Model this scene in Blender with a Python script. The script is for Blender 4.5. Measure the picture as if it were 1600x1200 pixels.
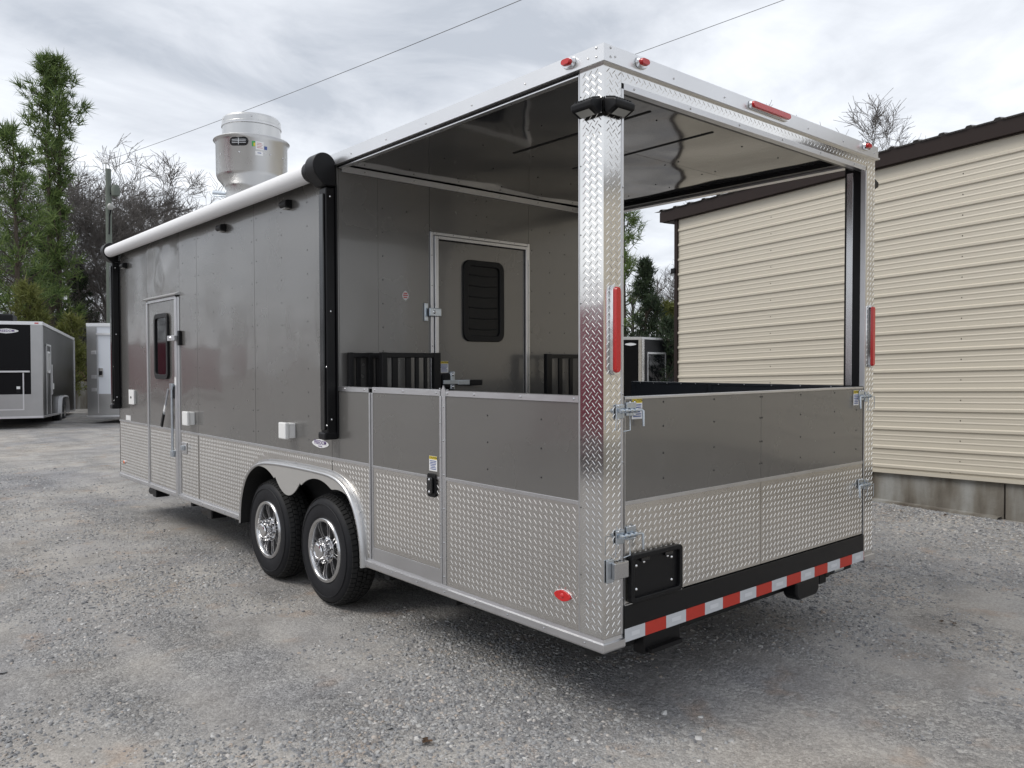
import bpy, bmesh, math, random
import numpy as np
from mathutils import Vector, Matrix, noise

for o in list(bpy.data.objects): bpy.data.objects.remove(o)
SC = bpy.context.scene
COL = SC.collection
R = math.radians

# ------------------------------------------------------------------ camera
cam_d = bpy.data.cameras.new('camera'); cam = bpy.data.objects.new('camera', cam_d); COL.objects.link(cam)
cam_d.sensor_fit = 'HORIZONTAL'; cam_d.sensor_width = 36.0; cam_d.lens = 1249.5/1600*36
cam_d.clip_start = 0.05; cam_d.clip_end = 2000
cr = Vector((0.75633, -0.65419, -0.00253)); cu = Vector((0.01809, 0.01705, 0.99969)); cf = Vector((0.65394, 0.75614, -0.02472))
cam.matrix_world = Matrix(((cr.x, cu.x, -cf.x, -2.6215), (cr.y, cu.y, -cf.y, -2.4120), (cr.z, cu.z, -cf.z, 1.6858), (0, 0, 0, 1)))
SC.camera = cam

# ------------------------------------------------------------------ sky, sun, exposure
SUN_EL, SUN_AZ = R(52), R(-62)          # azimuth from +Y towards +X: the light comes from the left of the trailer
world = bpy.data.worlds.new('World'); SC.world = world; world.use_nodes = True
wn, wl = world.node_tree.nodes, world.node_tree.links
wn.clear()
wout = wn.new('ShaderNodeOutputWorld')
sky = wn.new('ShaderNodeTexSky'); sky.sky_type = 'NISHITA'; sky.sun_disc = False
sky.sun_elevation = SUN_EL; sky.sun_rotation = SUN_AZ; sky.air_density = 1.0; sky.dust_density = 2.0
bg1 = wn.new('ShaderNodeBackground'); bg1.inputs[1].default_value = 0.10; wl.new(sky.outputs[0], bg1.inputs[0])
tc = wn.new('ShaderNodeTexCoord'); sep = wn.new('ShaderNodeSeparateXYZ'); wl.new(tc.outputs['Generated'], sep.inputs[0])
def wmath(op, a, b=None):
    n = wn.new('ShaderNodeMath'); n.operation = op
    for i, v in enumerate((a, b)):
        if v is None: continue
        if isinstance(v, (int, float)): n.inputs[i].default_value = v
        else: wl.new(v, n.inputs[i])
    return n.outputs[0]
den = wmath('ADD', wmath('MAXIMUM', sep.outputs[2], 0.0), 0.16)      # cloud deck seen in perspective
cmb = wn.new('ShaderNodeCombineXYZ')
wl.new(wmath('DIVIDE', sep.outputs[0], den), cmb.inputs[0]); wl.new(wmath('DIVIDE', sep.outputs[1], den), cmb.inputs[1])
def wnoise(scale, detail, rough, dist):
    n = wn.new('ShaderNodeTexNoise'); n.inputs['Scale'].default_value = scale; n.inputs['Detail'].default_value = detail
    n.inputs['Roughness'].default_value = rough; n.inputs['Distortion'].default_value = dist
    mp = wn.new('ShaderNodeMapping'); mp.inputs['Rotation'].default_value = (0, 0, R(-35)); mp.inputs['Scale'].default_value = (1.0, 1.2, 1.0)
    mp.inputs['Location'].default_value = (3.1, 1.4, 0)
    wl.new(cmb.outputs[0], mp.inputs[0]); wl.new(mp.outputs[0], n.inputs['Vector']); return n.outputs['Fac']
big = wnoise(0.62, 7, 0.55, 0.7); fine = wnoise(2.1, 8, 0.6, 0.5)
mixf = wmath('ADD', wmath('MULTIPLY', big, 0.66), wmath('MULTIPLY', fine, 0.34))
rmp = wn.new('ShaderNodeValToRGB'); wl.new(mixf, rmp.inputs[0])
el = rmp.color_ramp.elements
el[0].position = 0.37; el[0].color = (0.42, 0.45, 0.50, 1)
el[1].position = 0.65; el[1].color = (0.87, 0.885, 0.91, 1)
e = el.new(0.45); e.color = (0.565, 0.59, 0.635, 1)
e = el.new(0.54); e.color = (0.70, 0.725, 0.765, 1)
bg2 = wn.new('ShaderNodeBackground'); bg2.inputs[1].default_value = 1.0; wl.new(rmp.outputs[0], bg2.inputs[0])
wmx = wn.new('ShaderNodeMixShader'); wmx.inputs[0].default_value = 0.93
wl.new(bg1.outputs[0], wmx.inputs[1]); wl.new(bg2.outputs[0], wmx.inputs[2]); wl.new(wmx.outputs[0], wout.inputs[0])

sun_d = bpy.data.lights.new('sun', 'SUN'); sun_d.energy = 1.3; sun_d.angle = R(28); sun_d.color = (1.0, 0.96, 0.9)
sun = bpy.data.objects.new('sun', sun_d); COL.objects.link(sun)
sd = Vector((math.sin(SUN_AZ)*math.cos(SUN_EL), math.cos(SUN_AZ)*math.cos(SUN_EL), math.sin(SUN_EL)))
sun.rotation_euler = (-sd).to_track_quat('-Z', 'Y').to_euler(); sun.location = (-10, 8, 20)
vs = SC.view_settings; vs.view_transform = 'Standard'; vs.look = 'None'; vs.gamma = 1.0; vs.exposure = 0.50
try: vs.use_curve_mapping = False
except Exception: pass

cy = SC.cycles; cy.max_bounces = 6; cy.diffuse_bounces = 3; cy.glossy_bounces = 4; cy.transmission_bounces = 2; cy.transparent_max_bounces = 4

# ------------------------------------------------------------------ materials
M = {}
def nmat(name):
    m = bpy.data.materials.new(name); m.use_nodes = True; M[name] = m
    nt = m.node_tree; b = nt.nodes['Principled BSDF']; return m, nt, b
def mat(name, col, rough=0.5, metal=0.0, var=0.0, vscale=3.0, rvar=0.0, bump=0.0, bscale=5.0, bdist=0.01, coat=0.0, emit=None, estr=0.0, spec=None,
        stretch=(1, 1, 1), detail=4.0, bdet=2.0):
    m, nt, b = nmat(name)
    b.inputs['Base Color'].default_value = (*col, 1); b.inputs['Roughness'].default_value = rough; b.inputs['Metallic'].default_value = metal
    if coat: b.inputs['Coat Weight'].default_value = coat; b.inputs['Coat Roughness'].default_value = 0.06
    if spec is not None: b.inputs['Specular IOR Level'].default_value = spec
    if emit: b.inputs['Emission Color'].default_value = (*emit, 1); b.inputs['Emission Strength'].default_value = estr
    if var or rvar or bump:
        t = nt.nodes.new('ShaderNodeTexCoord'); mp = nt.nodes.new('ShaderNodeMapping'); mp.inputs['Scale'].default_value = stretch
        nt.links.new(t.outputs['Object'], mp.inputs[0])
        def nz(s, d=detail):
            n = nt.nodes.new('ShaderNodeTexNoise'); n.inputs['Scale'].default_value = s; n.inputs['Detail'].default_value = d
            nt.links.new(mp.outputs[0], n.inputs['Vector']); return n.outputs['Fac']
        if var:
            mx = nt.nodes.new('ShaderNodeMix'); mx.data_type = 'RGBA'
            mx.inputs[6].default_value = (*[c*(1-var) for c in col], 1); mx.inputs[7].default_value = (*[min(1, c*(1+var)) for c in col], 1)
            nt.links.new(nz(vscale), mx.inputs[0]); nt.links.new(mx.outputs[2], b.inputs['Base Color'])
        if rvar:
            mr = nt.nodes.new('ShaderNodeMapRange'); mr.inputs[3].default_value = max(0.02, rough-rvar); mr.inputs[4].default_value = rough+rvar
            nt.links.new(nz(vscale*1.7), mr.inputs[0]); nt.links.new(mr.outputs[0], b.inputs['Roughness'])
        if bump:
            bp = nt.nodes.new('ShaderNodeBump'); bp.inputs['Strength'].default_value = bump; bp.inputs['Distance'].default_value = bdist
            nt.links.new(nz(bscale, bdet), bp.inputs['Height']); nt.links.new(bp.outputs[0], b.inputs['Normal'])
            if coat: nt.links.new(bp.outputs[0], b.inputs['Coat Normal'])
    return m

mat('pewter', (0.195, 0.189, 0.180), 0.27, 0.5, var=0.03, vscale=1.5, rvar=0.02, bump=0.6, bscale=1.7, bdist=0.022, coat=0.5, bdet=0.3)
mat('pewter_dent', (0.195, 0.189, 0.180), 0.26, 0.45, var=0.05, vscale=1.5, bump=1.0, bscale=2.2, bdist=0.07, coat=0.4, bdet=0.6)
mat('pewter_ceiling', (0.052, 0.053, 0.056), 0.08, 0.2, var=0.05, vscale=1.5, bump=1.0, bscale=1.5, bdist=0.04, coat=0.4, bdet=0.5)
mat('diamond_aluminium', (0.70, 0.68, 0.65), 0.27, 1.0, var=0.10, vscale=2.0, rvar=0.07, bump=0.15, bscale=3.0, bdist=0.01)
mat('dull_diamond', (0.42, 0.42, 0.42), 0.3, 1.0, var=0.12, vscale=3.0)
mat('bright_diamond', (0.78, 0.77, 0.75), 0.13, 1.0, var=0.06, vscale=2.0, rvar=0.04, bump=0.2, bscale=4.0, bdist=0.01)
mat('aluminium', (0.66, 0.66, 0.67), 0.36, 1.0, var=0.10, vscale=4.0, rvar=0.08, bump=0.1, bscale=9.0, bdist=0.004)
mat('white_aluminium', (0.76, 0.76, 0.765), 0.30, 0.9, var=0.05, vscale=3.0, rvar=0.06, bump=0.1, bscale=6.0, bdist=0.004)
mat('fan_aluminium', (0.60, 0.60, 0.595), 0.30, 1.0, var=0.14, vscale=5.0, rvar=0.1, stretch=(1, 1, 0.25), bump=0.08, bscale=5, bdist=0.01)
mat('fender_aluminium', (0.60, 0.60, 0.60), 0.33, 1.0, var=0.06, vscale=4, rvar=0.06)
mat('fender_panel', (0.46, 0.45, 0.43), 0.5, 0.4, var=0.05, vscale=4)
mat('black_frame', (0.006, 0.006, 0.007), 0.36, 0.0, rvar=0.08, vscale=4, spec=0.3)
mat('black_plastic', (0.008, 0.008, 0.009), 0.42, 0.0, rvar=0.1, vscale=12, spec=0.25)
mat('black_gloss', (0.006, 0.006, 0.007), 0.12, 0.0, coat=0.3)
mat('slate_panel', (0.03, 0.034, 0.042), 0.35, 0.0, coat=0.2, rvar=0.08)
mat('underbody', (0.010, 0.010, 0.010), 0.8)
mat('rubber', (0.010, 0.0105, 0.013), 0.6, 0.0, spec=0.3, var=0.25, vscale=8, rvar=0.1, bump=0.1, bscale=60, bdist=0.002)
mat('spoke_alloy', (0.40, 0.40, 0.41), 0.28, 1.0)
mat('tread_rubber', (0.024, 0.024, 0.024), 0.75, 0.0, var=0.3, vscale=12, spec=0.25)
mat('alloy', (0.58, 0.58, 0.585), 0.2, 1.0, var=0.05)
mat('alloy_dark', (0.02, 0.02, 0.02), 0.45, 0.3)
mat('chrome', (0.82, 0.82, 0.83), 0.08, 1.0)
mat('zinc', (0.58, 0.63, 0.68), 0.30, 1.0, var=0.15, vscale=30)
mat('awning_white', (0.80, 0.80, 0.81), 0.55, 0.0, var=0.03, vscale=2, bump=0.08, bscale=10, bdist=0.004)
mat('white_plastic', (0.80, 0.80, 0.79), 0.45)
mat('white_paint', (0.70, 0.73, 0.78), 0.3, coat=0.3)
mat('black_paint', (0.003, 0.003, 0.004), 0.3, 0.0, spec=0.18, bump=0.2, bscale=1.5, bdist=0.02)
mat('glass_dark', (0.006, 0.0065, 0.008), 0.05, 0.0, spec=0.5)
mat('shaded_glass', (0.008, 0.0085, 0.0095), 0.35, 0.0, spec=0.25)
mat('shade_cloth', (0.006, 0.006, 0.007), 0.7)
mat('lens_red', (0.55, 0.014, 0.014), 0.18, 0.0, coat=0.5, bump=0.3, bscale=120, bdist=0.002)
mat('lens_amber', (0.75, 0.16, 0.03), 0.2, 0.0, coat=0.5)
mat('led_face', (0.36, 0.36, 0.34), 0.25, 0.0, coat=0.3)
mat('tape_red', (0.50, 0.035, 0.02), 0.42, 0.0, var=0.08, vscale=30)
mat('tape_white', (0.55, 0.57, 0.60), 0.38, 0.0, var=0.06, vscale=30)
mat('tape_print', (0.66, 0.68, 0.71), 0.38)
mat('sticker_white', (0.78, 0.78, 0.78), 0.45)
mat('sticker_yellow', (0.72, 0.55, 0.04), 0.45)
mat('print_black', (0.02, 0.02, 0.02), 0.5)
mat('print_blue', (0.06, 0.10, 0.30), 0.5)
mat('print_purple', (0.09, 0.03, 0.20), 0.5)
mat('print_red', (0.45, 0.04, 0.05), 0.5)
mat('print_green', (0.05, 0.35, 0.10), 0.5)
mat('seam_black', (0.006, 0.006, 0.006), 0.7)
mat('red_paint', (0.22, 0.025, 0.05), 0.25, coat=0.4)
mat('cream_siding', (0.545, 0.50, 0.415), 0.42, 0.0, var=0.035, vscale=1.2, rvar=0.06, stretch=(1, 0.3, 2.5), bump=0.06, bscale=3, bdist=0.01)
mat('brown_trim', (0.020, 0.0115, 0.0095), 0.5, 0.0, spec=0.25, var=0.1, vscale=3)
mat('bark_pine', (0.075, 0.058, 0.045), 0.9, var=0.3, vscale=6, bump=0.6, bscale=14, bdist=0.03)
mat('roof_metal', (0.16, 0.15, 0.145), 0.5, 0.3)
mat('bark_grey', (0.14, 0.128, 0.12), 0.9, var=0.3, vscale=4)
mat('pole_wood', (0.15, 0.17, 0.145), 0.85, var=0.25, vscale=6, stretch=(1, 1, 0.15))
mat('wire_black', (0.13, 0.13, 0.135), 0.6)

def foliage(name, c1, c2):
    m, nt, b = nmat(name); g = nt.nodes.new('ShaderNodeNewGeometry'); rp = nt.nodes.new('ShaderNodeValToRGB')
    rp.color_ramp.elements[0].color = (*c1, 1); rp.color_ramp.elements[1].color = (*c2, 1)
    nt.links.new(g.outputs['Random Per Island'], rp.inputs[0]); nt.links.new(rp.outputs[0], b.inputs['Base Color'])
    b.inputs['Roughness'].default_value = 0.6; b.inputs['Specular IOR Level'].default_value = 0.3
    tr = nt.nodes.new('ShaderNodeBsdfTranslucent'); nt.links.new(rp.outputs[0], tr.inputs[0])
    mx = nt.nodes.new('ShaderNodeMixShader'); mx.inputs[0].default_value = 0.25
    o = nt.nodes['Material Output']; nt.links.new(b.outputs[0], mx.inputs[1]); nt.links.new(tr.outputs[0], mx.inputs[2]); nt.links.new(mx.outputs[0], o.inputs[0])
foliage('needles', (0.06, 0.105, 0.035), (0.21, 0.28, 0.09))
foliage('needles_yellow', (0.10, 0.12, 0.03), (0.22, 0.23, 0.07))
foliage('needles_dark', (0.02, 0.034, 0.02), (0.06, 0.085, 0.042))
foliage('twigs', (0.06, 0.052, 0.046), (0.11, 0.098, 0.09))
foliage('dead_leaves', (0.06, 0.035, 0.02), (0.16, 0.10, 0.06))

def concrete_mat():
    m, nt, b = nmat('concrete'); N, L = nt.nodes, nt.links
    t = N.new('ShaderNodeTexCoord')
    mp = N.new('ShaderNodeMapping'); mp.inputs['Scale'].default_value = (1.4, 1.4, 0.35); L.new(t.outputs['Object'], mp.inputs[0])
    n1 = N.new('ShaderNodeTexNoise'); n1.inputs['Scale'].default_value = 2.2; n1.inputs['Detail'].default_value = 6; L.new(mp.outputs[0], n1.inputs['Vector'])
    rp = N.new('ShaderNodeValToRGB'); L.new(n1.outputs['Fac'], rp.inputs[0])
    rp.color_ramp.elements[0].position = 0.35; rp.color_ramp.elements[0].color = (0.075, 0.060, 0.046, 1)
    rp.color_ramp.elements[1].position = 0.68; rp.color_ramp.elements[1].color = (0.31, 0.31, 0.295, 1)
    ee = rp.color_ramp.elements.new(0.5); ee.color = (0.175, 0.16, 0.135, 1)
    L.new(rp.outputs[0], b.inputs['Base Color']); b.inputs['Roughness'].default_value = 0.9
    n2 = N.new('ShaderNodeTexNoise'); n2.inputs['Scale'].default_value = 18; n2.inputs['Detail'].default_value = 8; L.new(t.outputs['Object'], n2.inputs['Vector'])
    bp = N.new('ShaderNodeBump'); bp.inputs['Strength'].default_value = 0.5; bp.inputs['Distance'].default_value = 0.01
    L.new(n2.outputs['Fac'], bp.inputs['Height']); L.new(bp.outputs[0], b.inputs['Normal'])
concrete_mat()

def gravel_mat():
    m, nt, b = nmat('gravel'); N, L = nt.nodes, nt.links
    t = N.new('ShaderNodeTexCoord'); P = t.outputs['Object']
    def noise_(s, d=6, r=0.6, dist=0.0):
        n = N.new('ShaderNodeTexNoise'); n.inputs['Scale'].default_value = s; n.inputs['Detail'].default_value = d
        n.inputs['Roughness'].default_value = r; n.inputs['Distortion'].default_value = dist; L.new(P, n.inputs['Vector']); return n.outputs['Fac']
    def vor(s, out='Color', feat='F1'):
        v = N.new('ShaderNodeTexVoronoi'); v.feature = feat; v.inputs['Scale'].default_value = s; L.new(P, v.inputs['Vector']); return v
    def mix(a, bb, f, bt='MIX'):
        x = N.new('ShaderNodeMix'); x.data_type = 'RGBA'; x.blend_type = bt
        for i, v in ((6, a), (7, bb), (0, f)):
            if isinstance(v, tuple): x.inputs[i].default_value = v
            elif isinstance(v, float): x.inputs[i].default_value = v
            else: L.new(v, x.inputs[i])
        return x.outputs[2]
    def ramp(f, *st):
        r = N.new('ShaderNodeValToRGB'); L.new(f, r.inputs[0]); e = r.color_ramp.elements
        e[0].position, e[0].color = st[0][0], (*st[0][1], 1); e[1].position, e[1].color = st[-1][0], (*st[-1][1], 1)
        for p, c in st[1:-1]: k = e.new(p); k.color = (*c, 1)
        return r.outputs[0]
    # stones: three sizes of cells, each with its own grey
    v1 = vor(42); v2 = vor(95); v3 = vor(230)
    def bw(c):
        s = N.new('ShaderNodeSeparateColor'); L.new(c, s.inputs[0]); return s.outputs[0]
    st = ((0.0, (0.115, 0.118, 0.125)), (0.35, (0.24, 0.24, 0.243)), (0.7, (0.36, 0.358, 0.354)), (1.0, (0.60, 0.596, 0.588)))
    c1 = ramp(bw(v1.outputs['Color']), *st); c2 = ramp(bw(v2.outputs['Color']), *st); c3 = ramp(bw(v3.outputs['Color']), *st)
    sel = ramp(noise_(9, 2), (0.42, (0, 0, 0)), (0.58, (1, 1, 1)))
    stones = mix(c2, c1, sel); stones = mix(stones, c3, 0.45)
    fines = ramp(noise_(70, 4, 0.8), (0.25, (0.20, 0.19, 0.178)), (0.5, (0.385, 0.37, 0.352)), (0.78, (0.54, 0.525, 0.505)))
    patch = ramp(noise_(0.75, 5, 0.68, 0.6), (0.40, (0.08, 0.08, 0.08)), (0.62, (0.80, 0.80, 0.80)))
    # dusty wheel tracks worn along the lot
    mt = N.new('ShaderNodeMapping'); mt.inputs['Rotation'].default_value = (0, 0, R(24)); mt.inputs['Scale'].default_value = (1.5, 0.16, 1); L.new(P, mt.inputs[0])
    nt_ = N.new('ShaderNodeTexNoise'); nt_.inputs['Scale'].default_value = 1.3; nt_.inputs['Detail'].default_value = 3; nt_.inputs['Distortion'].default_value = 0.5; L.new(mt.outputs[0], nt_.inputs['Vector'])
    track = ramp(nt_.outputs['Fac'], (0.40, (0.0, 0.0, 0.0)), (0.62, (1.0, 1.0, 1.0)))
    patch = mix(patch, track, 0.38)
    base = mix(stones, fines, bw(patch))
    hue = ramp(noise_(0.5, 3, 0.6, 0.4), (0.35, (0.84, 0.85, 0.885)), (0.52, (1.0, 0.99, 0.975)), (0.68, (1.10, 1.05, 0.985)))
    base = mix(base, hue, 1.0, 'MULTIPLY')
    shade = ramp(noise_(1.7, 5, 0.7, 0.3), (0.3, (0.70, 0.69, 0.685)), (0.55, (1.0, 1.0, 1.0)), (0.75, (1.15, 1.15, 1.14)))
    base = mix(base, shade, 1.0, 'MULTIPLY')
    red = ramp(noise_(2.6, 3, 0.6), (0.58, (1, 1, 1)), (0.74, (1.04, 0.90, 0.80)))
    base = mix(base, red, 1.0, 'MULTIPLY')
    base = mix(base, (0.97, 0.965, 0.96, 1), 1.0, 'MULTIPLY')
    L.new(base, b.inputs['Base Color']); b.inputs['Roughness'].default_value = 0.92; b.inputs['Specular IOR Level'].default_value = 0.25
    def math_(op, a, c):
        n = N.new('ShaderNodeMath'); n.operation = op
        for i, v in enumerate((a, c)):
            if isinstance(v, float): n.inputs[i].default_value = v
            else: L.new(v, n.inputs[i])
        return n.outputs[0]
    h = math_('ADD', math_('MULTIPLY', v1.outputs['Distance'], -0.45), math_('MULTIPLY', v2.outputs['Distance'], -0.3))
    h = math_('ADD', h, math_('MULTIPLY', noise_(120, 4), 0.35))
    h = math_('ADD', h, math_('MULTIPLY', bw(v1.outputs['Color']), 0.35))
    inv = math_('SUBTRACT', 1.15, bw(patch))
    bp = N.new('ShaderNodeBump'); bp.inputs['Distance'].default_value = 0.022; L.new(h, bp.inputs['Height'])
    L.new(math_('MULTIPLY', inv, 0.9), bp.inputs['Strength']); L.new(bp.outputs[0], b.inputs['Normal'])
gravel_mat()
def stone_mat():
    m, nt, b = nmat('stone'); g = nt.nodes.new('ShaderNodeNewGeometry'); rp = nt.nodes.new('ShaderNodeValToRGB')
    e = rp.color_ramp.elements; e[0].color = (0.15, 0.152, 0.16, 1); e[1].color = (0.55, 0.548, 0.54, 1)
    k = e.new(0.5); k.color = (0.29, 0.291, 0.295, 1); k = e.new(0.85); k.color = (0.40, 0.395, 0.385, 1); k = e.new(0.90); k.color = (0.37, 0.31, 0.26, 1)
    nt.links.new(g.outputs['Random Per Island'], rp.inputs[0]); nt.links.new(rp.outputs[0], b.inputs['Base Color']); b.inputs['Roughness'].default_value = 0.9
stone_mat()

# ------------------------------------------------------------------ mesh helpers
OFF = Vector((0, 0, 0))
class MB:
    def __init__(s): s.v = []; s.f = []
    def add(s, vs, fs):
        n = len(s.v); s.v += [tuple(p) for p in vs]; s.f += [tuple(i+n for i in f) for f in fs]; return s
    def box(s, x0, x1, y0, y1, z0, z1):
        return s.add([(x0,y0,z0),(x1,y0,z0),(x1,y1,z0),(x0,y1,z0),(x0,y0,z1),(x1,y0,z1),(x1,y1,z1),(x0,y1,z1)],
                     [(0,3,2,1),(4,5,6,7),(0,1,5,4),(1,2,6,5),(2,3,7,6),(3,0,4,7)])
    def prism(s, prof, axis, a, b):
        """prof: 2D outline in the two other axes (in x,y,z order); extruded along axis from a to b"""
        def P(p, t):
            return {'x': (t, p[0], p[1]), 'y': (p[0], t, p[1]), 'z': (p[0], p[1], t)}[axis]
        n = len(prof)
        return s.add([P(p, a) for p in prof]+[P(p, b) for p in prof],
                     [tuple(range(n))[::-1], tuple(range(n, 2*n))]+[(i, (i+1) % n, n+(i+1) % n, n+i) for i in range(n)])
    def tube(s, pts, rad, n=8, cap=True):
        pts = [Vector(p) for p in pts]
        if isinstance(rad, (int, float)): rad = [rad]*len(pts)
        base = len(s.v); up = None
        for i, p in enumerate(pts):
            d = (pts[min(i+1, len(pts)-1)]-pts[max(i-1, 0)]).normalized()
            if up is None: up = d.orthogonal().normalized()
            else: up = (up - d*up.dot(d)).normalized()
            w = d.cross(up)
            for k in range(n):
                a = 2*math.pi*k/n; s.v.append(tuple(p+(up*math.cos(a)+w*math.sin(a))*rad[i]))
        for i in range(len(pts)-1):
            for k in range(n):
                a = base+i*n+k; b = base+i*n+(k+1) % n; s.f.append((a, b, b+n, a+n))
        if cap:
            s.f.append(tuple(base+k for k in range(n))[::-1]); e0 = base+(len(pts)-1)*n; s.f.append(tuple(e0+k for k in range(n)))
        return s
    def lathe(s, prof, c, axis='z', n=32, a0=0.0, cap=True):
        """prof: list of (r, t) along the axis"""
        base = len(s.v)
        for r, t in prof:
            for k in range(n):
                a = a0+2*math.pi*k/n; p, q = r*math.cos(a), r*math.sin(a)
                s.v.append({'z': (c[0]+p, c[1]+q, c[2]+t), 'x': (c[0]+t, c[1]+p, c[2]+q), 'y': (c[0]+p, c[1]+t, c[2]+q)}[axis])
        m = len(prof)
        for i in range(m-1):
            for k in range(n):
                a = base+i*n+k; b = base+i*n+(k+1) % n; s.f.append((a, b, b+n, a+n))
        if cap and prof[0][0] > 1e-6: s.f.append(tuple(base+k for k in range(n))[::-1])
        if cap and prof[-1][0] > 1e-6: s.f.append(tuple(base+(m-1)*n+k for k in range(n)))
        return s
    def dome(s, c, nrm, r, h, n=6):
        nv = Vector(nrm); u = nv.orthogonal().normalized(); w = nv.cross(u); c = Vector(c)
        ring = [c+(u*math.cos(2*math.pi*k/n)+w*math.sin(2*math.pi*k/n))*r for k in range(n)]
        ring2 = [c+nv*h*0.75+(u*math.cos(2*math.pi*k/n)+w*math.sin(2*math.pi*k/n))*r*0.6 for k in range(n)]
        return s.add(ring+ring2+[c+nv*h], [(k, (k+1) % n, n+(k+1) % n, n+k) for k in range(n)]+[(n+k, n+(k+1) % n, 2*n) for k in range(n)])
    def mesh(s, name, smooth=None, off=None):
        me = bpy.data.meshes.new(name); o = OFF if off is None else Vector(off)
        me.from_pydata([(x+o.x, y+o.y, z+o.z) for x, y, z in s.v], [], s.f)
        bm = bmesh.new(); bm.from_mesh(me); bmesh.ops.recalc_face_normals(bm, faces=bm.faces); bm.to_mesh(me); bm.free()
        if smooth is not None:
            me.shade_smooth(); me.set_sharp_from_angle(angle=R(smooth))
        return me
    def build(s, name, m, parent=None, smooth=None, bevel=0.0, off=None, loc=None, kind=None):
        me = s.mesh(name, smooth, off); me.materials.append(M[m])
        o = bpy.data.objects.new(name, me); COL.objects.link(o); o.parent = parent
        if loc: o.location = loc
        if bevel:
            b = o.modifiers.new('bevel', 'BEVEL'); b.width = bevel; b.segments = 2; b.limit_method = 'ANGLE'; b.angle_limit = R(40)
        if kind: o['kind'] = kind
        return o
def fast_mesh(name, verts, faces3, m, parent=None, kind=None, smooth=False, loc=None):
    verts = np.asarray(verts, np.float32).reshape(-1, 3); faces3 = np.asarray(faces3, np.int32).reshape(-1, 3)
    me = bpy.data.meshes.new(name); me.vertices.add(len(verts)); me.vertices.foreach_set('co', verts.ravel())
    me.loops.add(faces3.size); me.loops.foreach_set('vertex_index', faces3.ravel())
    me.polygons.add(len(faces3)); me.polygons.foreach_set('loop_start', np.arange(0, faces3.size, 3, dtype=np.int32))
    me.update(calc_edges=True); me.validate()
    if smooth: me.shade_smooth()
    me.materials.append(M[m]); o = bpy.data.objects.new(name, me); COL.objects.link(o); o.parent = parent
    if kind: o['kind'] = kind
    if loc: o.location = loc
    return o
def empty(name, parent=None, loc=(0, 0, 0), rz=0.0):
    if parent is not None and parent.parent is not None: return parent      # never a fourth level
    o = bpy.data.objects.new(name, None); COL.objects.link(o); o.parent = parent; o.location = loc; o.rotation_euler = (0, 0, rz); o.empty_display_size = 0.3
    return o
def tag(o, label, cat, group=None):
    o['label'] = label; o['category'] = cat
    if group: o['group'] = group
    return o
def copy_tree(o, parent=None):
    c = o.copy(); COL.objects.link(c); c.parent = parent
    for ch in list(o.children): copy_tree(ch, c)
    return c
def box(name, m, parent, x0, x1, y0, y1, z0, z1, bevel=0.0):
    return MB().box(x0, x1, y0, y1, z0, z1).build(name, m, parent, bevel=bevel)
def text(name, s, size, m, parent, origin, ux, uy, align='CENTER', bold=False, sx=1.0):
    """flat lettering: origin, reading direction ux and up direction uy in the parent's space"""
    cu_ = bpy.data.curves.new('t', 'FONT'); cu_.body = s; cu_.size = size; cu_.align_x = align; cu_.align_y = 'CENTER'; cu_.resolution_u = 3
    if bold: cu_.offset = size*0.015
    t = bpy.data.objects.new('t', cu_); COL.objects.link(t); dg = bpy.context.evaluated_depsgraph_get()
    me = bpy.data.meshes.new_from_object(t.evaluated_get(dg)); bpy.data.objects.remove(t); bpy.data.curves.remove(cu_)
    ux, uy = Vector(ux).normalized(), Vector(uy).normalized(); o0 = Vector(origin)+OFF
    for v in me.vertices: v.co = o0+ux*(v.co.x*sx)+uy*v.co.y
    me.name = name; me.materials.clear(); me.materials.append(M[m]); o = bpy.data.objects.new(name, me); COL.objects.link(o); o.parent = parent
    return o

# diamond treads raised from a sheet
def treads(mb, o, u, v, n, w, h, pu=0.038, pv=0.0325, inside=None, L=0.0145, wd=0.0024, ht=0.0015):
    """raised bars: rows of one slant with the other slant between them"""
    o, u, v, n = Vector(o), Vector(u), Vector(v), Vector(n); c45 = math.sqrt(.5)
    for par in (0, 1):
        d = (u*c45+v*c45*(1 if par else -1)); e_ = d.cross(n).normalized(); k = .25+.5*par
        for i in range(int(w/pu)+1):
            for j in range(int(h/pv)+1):
                a, b = (i+k)*pu, (j+k)*pv
                if a < L*.75 or b < L*.75 or a > w-L*.75 or b > h-L*.75: continue
                if inside and not inside(a, b): continue
                p = o+u*a+v*b
                mb.add([p-d*L, p-d*L*.7+e_*wd, p+d*L*.7+e_*wd, p+d*L, p+d*L*.7-e_*wd, p-d*L*.7-e_*wd, p-d*L*.88+n*ht, p+n*ht*1.1, p+d*L*.88+n*ht],
                       [(0, 1, 6), (1, 2, 8, 7, 6), (2, 3, 8), (3, 4, 8), (4, 5, 6, 7, 8), (5, 0, 6)])
    return mb

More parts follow.
